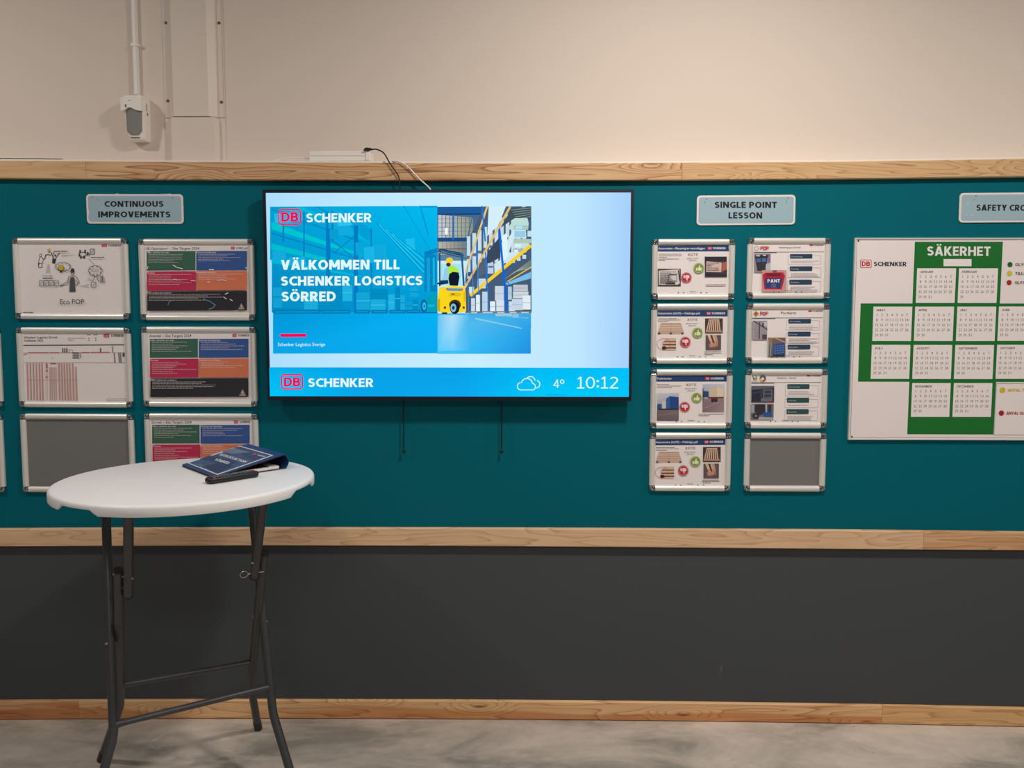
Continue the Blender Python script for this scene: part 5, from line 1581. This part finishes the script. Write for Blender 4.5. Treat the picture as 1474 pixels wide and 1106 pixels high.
for x, z in ((-bw_ / 2 + 0.014, bh_ / 2 - 0.012), (-bw_ / 2 + 0.014, -bh_ / 2 + 0.012), (bw_ / 2 - 0.014, bh_ / 2 - 0.012), (bw_ / 2 - 0.014, -bh_ / 2 + 0.012)):
    mb = MB(); mb.tube([(x, -0.0086, z), (x, -0.0105, z)], [0.0035, 0.0028], 10); mb.build('screw', M_SCREW, wb)

# ------------------------------------------------------------------ round bar table
CX, CY, RT, ZT = -1.067, -0.569, 0.400, 1.100
tbl = thing('bar_table', 'tall round white folding bar table with dark grey tube legs', 'table', (CX, CY, 0.0))
def R_(p): return (p[0] - CX, p[1] - CY, p[2])
mb = MB(); n = 180; v = []; f = []
CUTS = (62.9, -7.5, 242.9, 172.5)
def rim(a):
    d = min(abs((a - c + 180) % 360 - 180) for c in CUTS)
    t = min(1.0, max(0.0, (d - 9.0) / 3.6))
    return 1.083 + (1.0665 - 1.083) * t
for i in range(n):
    a = 360 * i / n; ca_, sa_ = math.cos(math.radians(a)), math.sin(math.radians(a)); zb2 = rim(a)
    for r_, z_ in ((0.389, ZT), (0.3935, ZT - 0.0007), (0.3972, ZT - 0.0026), (0.3995, ZT - 0.0058), (0.4005, ZT - 0.0095), (0.4005, zb2 + 0.002), (0.399, zb2), (0.394, zb2), (0.3925, 1.086)):
        v.append((ca_ * r_, sa_ * r_, z_))
K = 9
v += [(0, 0, ZT), (0, 0, 1.086)]
for i in range(n):
    j = (i + 1) % n
    for k in range(K - 1):
        f.append((i * K + k, i * K + k + 1, j * K + k + 1, j * K + k))
    f.append((n * K, i * K, j * K)); f.append((n * K + 1, j * K + K - 1, i * K + K - 1))
mb.add(v, f)
mb.build('table_top', M_TOP, tbl, smooth=True)
RL = 0.0145
def leg(name, pts, r=RL, m_=M_LEG):
    mb = MB(); mb.tube([R_(p) for p in pts], r, 14)
    return mb.build(name, m_, tbl, smooth=True)
def ext(a, b_, z):
    t = (z - a[2]) / (b_[2] - a[2]); return tuple(a[i] + (b_[i] - a[i]) * t for i in range(3))
def knee(p, q_, s_):
    """rounded bend at q_ between p and s_"""
    p, q_, s_ = Vector(p), Vector(q_), Vector(s_)
    a = q_ + (p - q_).normalized() * 0.022; b_ = q_ + (s_ - q_).normalized() * 0.022
    return [p, a, (a + b_ + q_ * 2) / 4, b_, s_]
def bow(pts):
    return pts
AR0, AR1, AR2 = (-0.9410, -0.32, 0.9345), (-0.8340, -0.479, 0.2622), (-0.7331, -0.561, 0.022)
AL0, AL1, AL2 = (-1.3734, -0.50, 0.9683), (-1.2709, -0.708, 0.2991), (-1.3085, -0.849, 0.020)
BR0, BR1, BR2 = (-0.8325, -0.54, 0.8423), (-0.9925, -0.23, 0.2484), (-1.0105, -0.107, 0.026)
BL0, BL1, BL2 = (-1.2166, -0.743, 0.845), (-1.385, -0.432, 0.2652), (-1.5070, -0.336, 0.022)
SR0, SR1 = (-0.7891, -0.687, 1.0153), (-0.8713, -0.526, 0.7602)
SL0, SL1 = (-1.122, -0.864, 1.0358), (-1.2093, -0.703, 0.755)
ART = ext(AR1, AR0, 1.066); ALT = ext(AL1, AL0, 1.066)
leg('leg', knee(ART, AR1, AR2)); leg('leg', knee(ALT, AL1, AL2))
leg('leg', knee(BR0, BR1, BR2)); leg('leg', knee(BL0, BL1, BL2))
SRT, SLT = ext(SR1, SR0, 1.066), ext(SL1, SL0, 1.066)
leg('short_post', [SR1, SRT]); leg('short_post', [SL1, SLT])
leg('top_bar', [ART, ALT], 0.012); leg('top_bar', [SRT, SLT], 0.012)
for p, q_ in ((AR1, AR2), (AL1, AL2), (BR1, BR2), (BL1, BL2)):
    d = (Vector(q_) - Vector(p)).normalized(); q0 = Vector(q_)
    fz = floor_z(q0.x)
    e_ = q0 + d * ((fz + 0.006 - q0.z) / d.z)
    leg('foot_cap', [q0 - d * 0.03, e_], RL + 0.0015, M_DARK)
for p in (BR0, BL0):
    q_ = BR1 if p is BR0 else BL1
    d = (Vector(p) - Vector(q_)).normalized()
    leg('tube_cap', [Vector(p) - d * 0.002, Vector(p) + d * 0.004], RL + 0.001, M_DARK)
for p, q_ in ((SR1, SRT), (SL1, SLT)):
    d = (Vector(p) - Vector(q_)).normalized()
    leg('tube_cap', [Vector(p) - d * 0.002, Vector(p) + d * 0.005], RL + 0.0008, M_DARK)
def crossbar(A, B, cA, cB, lift):
    A, B = Vector(A), Vector(B)
    pts = []
    for i in range(13):
        t = i / 12
        pts.append(A + (B - A) * t)
    leg('cross_bar', pts, [0.0105 + (0.003 if i in (0, 12) else 0) for i in range(13)])
crossbar(ext(AR1, AR0, 0.349), ext(AL1, AL0, 0.3305), 0, 0, 0)
crossbar(ext(BR1, BR0, 0.364), ext(BL1, BL0, 0.3624), 0, 0, 0)
def bolt(a, b_, r=0.005, m_=M_STEEL):
    a, b_ = Vector(a), Vector(b_); d = (b_ - a).normalized()
    mb = MB(); mb.tube([R_(a - d * 0.020), R_(a - d * 0.016), R_(b_ + d * 0.016), R_(b_ + d * 0.020)], [r * .7, r, r, r * .7], 8)
    mb.build('bolt', m_, tbl, smooth=True)
def on(a, b_, z): return ext(a, b_, z)
bolt(on(AR1, AR0, 0.566), on(BR1, BR0, 0.5695), 0.004)
bolt(on(AL1, AL0, 0.568), on(BL1, BL0, 0.560), 0.004)
for (s0, s1, b0, b1) in ((SR1, SR0, BR1, BR0), (SL1, SL0, BL1, BL0)):
    bolt(on(s0, s1, 0.825), on(b0, b1, 0.828), 0.004)
    a, b_ = Vector(on(s0, s1, 0.785)), Vector(on(b0, b1, 0.79))
    leg('hinge_spacer', [a, b_], 0.009, M_DARK)
mb = MB()
lc = Vector(on(SR1, SR0, 0.775)); dv = (Vector(SL1) - Vector(SR1)).normalized()
c0 = lc + dv * 0.034
ex = Vector((0.92, 0.38, 0.0)).normalized() * 0.0125; ez = Vector((0.1, 0.0, 1)).normalized() * 0.0105
mb.tube([R_(c0 + ex * math.cos(a) + ez * math.sin(a)) for a in [2 * math.pi * k / 20 for k in range(21)]], 0.0011, 6, cap=False)
mb.tube([R_(c0 + ex), R_(lc - dv * 0.03)], 0.0025, 6)
mb.build('lock_pin', M_STEEL, tbl, smooth=True)

# ------------------------------------------------------------------ binder on the table
A = Vector((-1.1654, -0.3707, 1.1085)); B = Vector((-0.9672, -0.5931, 1.1085))
C = Vector((-0.7975, -0.4020, 1.1515)); D = Vector((-1.0010, -0.1740, 1.1515))
bo = (A + B + C + D) / 4; bo.z = ZT
bn = thing('ring_binder', 'blue ring binder titled INTRODUKTION SÖRRED lying ajar on the table', 'binder', bo)
def slab(P4, th):
    """quad P4 (counter-clockwise from above) with thickness th downwards along its normal"""
    P4 = [Vector(p) - bo for p in P4]
    nrm = (P4[1] - P4[0]).cross(P4[3] - P4[0]).normalized()
    lo = [p - nrm * th for p in P4]
    mb = MB(); mb.add(P4 + lo, [(0, 1, 2, 3), (7, 6, 5, 4), (0, 4, 5, 1), (1, 5, 6, 2), (2, 6, 7, 3), (3, 7, 4, 0)])
    return mb
fc = slab([A, B, C, D], 0.0008).build('front_cover', M_BLUEBOARD, bn)
slab([A - Vector((0, 0, .0009)), B - Vector((0, 0, .0009)), C - Vector((0, 0, .0009)), D - Vector((0, 0, .0009))], 0.0034).build('cover_lining', M_INSIDE, bn)
dn = lambda p: Vector((p.x, p.y, ZT + 0.0032))
C2, D2 = dn(C + (C - B) * 0.03), dn(D + (D - A) * 0.03)
slab([dn(A), dn(B), C2, D2], 0.0028).build('back_cover', M_INSIDE, bn)
# curved spine
ov = (C - B); ov.z = 0; ov.normalize()
mb = MB(); prof = [(0.0, 1.0), (0.010, 0.86), (0.0165, 0.62), (0.0175, 0.38), (0.012, 0.14), (0.004, 0.0)]
v = []
for base in (C, D):
    for o_, t in prof:
        p = Vector((base.x, base.y, ZT + 0.0005 + (base.z - ZT) * t)) + ov * o_
        v.append(p - bo)
for base in (C, D):
    for o_, t in prof:
        p = Vector((base.x, base.y, ZT + 0.0005 + (base.z - ZT) * (0.04 + 0.92 * t))) + ov * (o_ - 0.0028)
        v.append(p - bo)
n = len(prof)
f = [(i, n + i, n + i + 1, i + 1) for i in range(n - 1)] + [(2 * n + i, 2 * n + i + 1, 3 * n + i + 1, 3 * n + i) for i in range(n - 1)]
f += [(i, i + 1, 2 * n + i + 1, 2 * n + i) for i in range(n - 1)] + [(n + i, 3 * n + i, 3 * n + i + 1, n + i + 1) for i in range(n - 1)]
f += [(0, 2 * n, 3 * n, n), (n - 1, 2 * n - 1, 4 * n - 1, 3 * n - 1)]
mb.add(v, f)
mb.build('spine', M_BLUEBOARD, bn)
# papers and the arch mechanism
u_ = (A - B).normalized(); w_ = ov
pb = lambda a, b_, z: dn(B) + u_ * a + w_ * b_ + Vector((0, 0, z))
slab([pb(0.29, 0.05, 0.009), pb(0.004, 0.05, 0.009), pb(0.004, 0.235, 0.009), pb(0.29, 0.235, 0.009)], 0.0085).build('papers', M_PAPER, bn)
slab([pb(0.28, 0.06, 0.0115), pb(0.012, 0.09, 0.0115), pb(0.012, 0.20, 0.0105), pb(0.28, 0.20, 0.0105)], 0.002).build('divider', M_INSIDE, bn)
mb = MB()
for a in (0.11, 0.19):
    mb.tube([pb(a, 0.205 + 0.022 * math.cos(t), 0.012 + 0.020 * math.sin(t)) - bo for t in [math.pi * k / 10 for k in range(11)]], 0.002, 6)
mb.build('ring_arch', M_STEEL, bn, smooth=True)
# cover sheet
HC = homography([(262.2, 669), (309.8, 687), (410, 653.8), (356.2, 638.8)], [(0, 0), (1, 0), (1, 1), (0, 1)])
cn = (B - A).cross(D - A).normalized()
def onc(u, w, d): return tuple(A + (B - A) * u * (1 - w) + (C - D) * u * w + (D - A) * w + cn * (0.0004 + d) - bo)
P = Print(fc, onc, via(HC, Z(250, 630, 8.19)), M_INK)
P.step = 0.00006
q4 = [(152, 302), (515, 445), (1180, 214), (780, 98)]
P.part('label_sheet')
P.poly(q4, S(222, 220, 222))
ins = []
cxq, cyq = sum(a for a, b_ in q4) / 4, sum(b_ for a, b_ in q4) / 4
P.poly([(180, 303), (516, 434), (1150, 214), (784, 110)], S(58, 86, 122))
P.poly([(300, 258), (420, 214), (760, 292), (640, 330)], S(34, 66, 104)); P.poly([(560, 168), (700, 128), (900, 176), (700, 196)], S(112, 128, 152)); P.poly([(230, 300), (380, 345), (520, 420), (500, 424), (340, 362)], S(90, 112, 142)); P.poly([(330, 345), (560, 300), (700, 340), (560, 410), (500, 424)], S(30, 62, 96))
P.poly([(780, 190), (900, 180), (1100, 226), (960, 268), (860, 250)], S(44, 74, 110)); P.poly([(690, 120), (784, 110), (860, 132), (760, 140)], S(70, 92, 124))
lb_ = P.flush()
P.part('cover_title', lb_)
P.text('INTRODUKTION', (530, 214), (836, 306), (560, 194), S(226, 226, 230), 0.02)
P.text('SÖRRED', (474, 276), (636, 322), (502, 252), S(226, 226, 230), 0.02)
P.flush()
P.part('logo', lb_)
P.poly([(918, 204), (948, 212), (984, 200), (954, 188)], S(200, 70, 90)); P.text('SCHENKER', (978, 216), (1066, 240), (1000, 204), S(226, 226, 230), 0.02)
P.flush()

# ------------------------------------------------------------------ remote control
ra, rb = Vector((-0.957, -0.675, ZT)), Vector((-0.842, -0.545, ZT))
dr = (rb - ra).normalized(); nr = Vector((-dr.y, dr.x, 0))
rc = (ra + rb) / 2 + nr * 0.012
rm = bpy.data.objects.new('remote_control', None); COL.objects.link(rm)
rm.location = rc + Vector((0, 0, 0.0003)); rm.rotation_euler = (0, 0, math.atan2(dr.y, dr.x))
tag(rm, 'slim black remote control lying beside the binder on the white table', 'remote')
hl, hw = 0.0885, 0.021
def ro(w, l, r): return [(a, b_) for a, b_ in rrect(0, 0, 2 * l, 2 * w, r, 6)]
rings = [(ro(hw * .8, hl - .006, .012), 0.0), (ro(hw, hl, .016), 0.006), (ro(hw, hl, .016), 0.014), (ro(hw * .9, hl - .003, .015), 0.0185), (ro(hw * .8, hl - .006, .013), 0.0195)]
mb = MB(); n = len(rings[0][0]); v = [(a, b_, z) for r_, z in rings for a, b_ in r_]; f = []
for k in range(len(rings) - 1):
    for i in range(n):
        j = (i + 1) % n; f.append((k * n + i, k * n + j, (k + 1) * n + j, (k + 1) * n + i))
f += [tuple(reversed(range(n))), tuple(range((len(rings) - 1) * n, len(rings) * n))]
mb.add(v, f); mb.build('casing', M_DARK, rm, smooth=True)
M_BTN = mat('grey_buttons', srgb(120, 120, 124), 0.5); M_BR = mat('red_button', srgb(210, 40, 50), 0.5); M_BO = mat('orange_button', srgb(214, 130, 50), 0.5); M_BB = mat('blue_button', srgb(50, 80, 170), 0.5)
mb_ = {}
for i in range(13):
    for j in range(3):
        x = 0.074 - i * 0.0118; y = -0.0105 + j * 0.0105
        if i in (5, 6): continue
        m_ = M_BTN
        if i == 0: m_ = M_BR if j == 0 else None
        if i == 1: m_ = M_BR if j == 0 else M_BTN
        if i == 12: m_ = (M_BO, M_BB, M_BR)[j]
        if m_ is None: continue
        mb = MB(); mb.prism(rrect(x, y, 0.0062, 0.0055, 0.0015, 2), 0, 1)
        mb.v = [(a, c, 0.0195 if b_ > .5 else 0.0208) for a, b_, c in mb.v]
        mb.build('button', m_, rm)
mb = MB(); mb.tube([(0.009 + 0.0085 * math.cos(t), 0.0085 * math.sin(t), 0.0202) for t in [2 * math.pi * k / 16 for k in range(17)]], 0.0016, 6, cap=False)
mb.build('direction_ring', M_BTN, rm)

# pale scrape on the charcoal wall
P = Print(wall, lambda u, w, d: (u, -0.0002 - d, w), IDT, M_INK)
P.part('scrape_mark'); P.poly([(0.812, 0.215), (0.815, 0.215), (0.8165, 0.235), (0.814, 0.236)], S(120, 118, 114)); P.poly([(0.808, 0.192), (0.810, 0.192), (0.811, 0.208), (0.809, 0.208)], S(104, 102, 98)); P.flush()
# floor marks
def fl(pts, c): stain(pts, c)
fl([(-1.90, -0.40), (-1.84, -0.36), (-1.72, -0.37), (-1.64, -0.42), (-1.66, -0.52), (-1.76, -0.58), (-1.90, -0.54)], S(190, 176, 162))
fl([(-1.395, -0.19), (-1.38, -0.188), (-1.352, -0.105), (-1.358, -0.103)], S(214, 204, 196))
fl([(1.60, -0.20), (1.61, -0.205), (1.66, -0.285), (1.655, -0.29)], S(206, 194, 184))
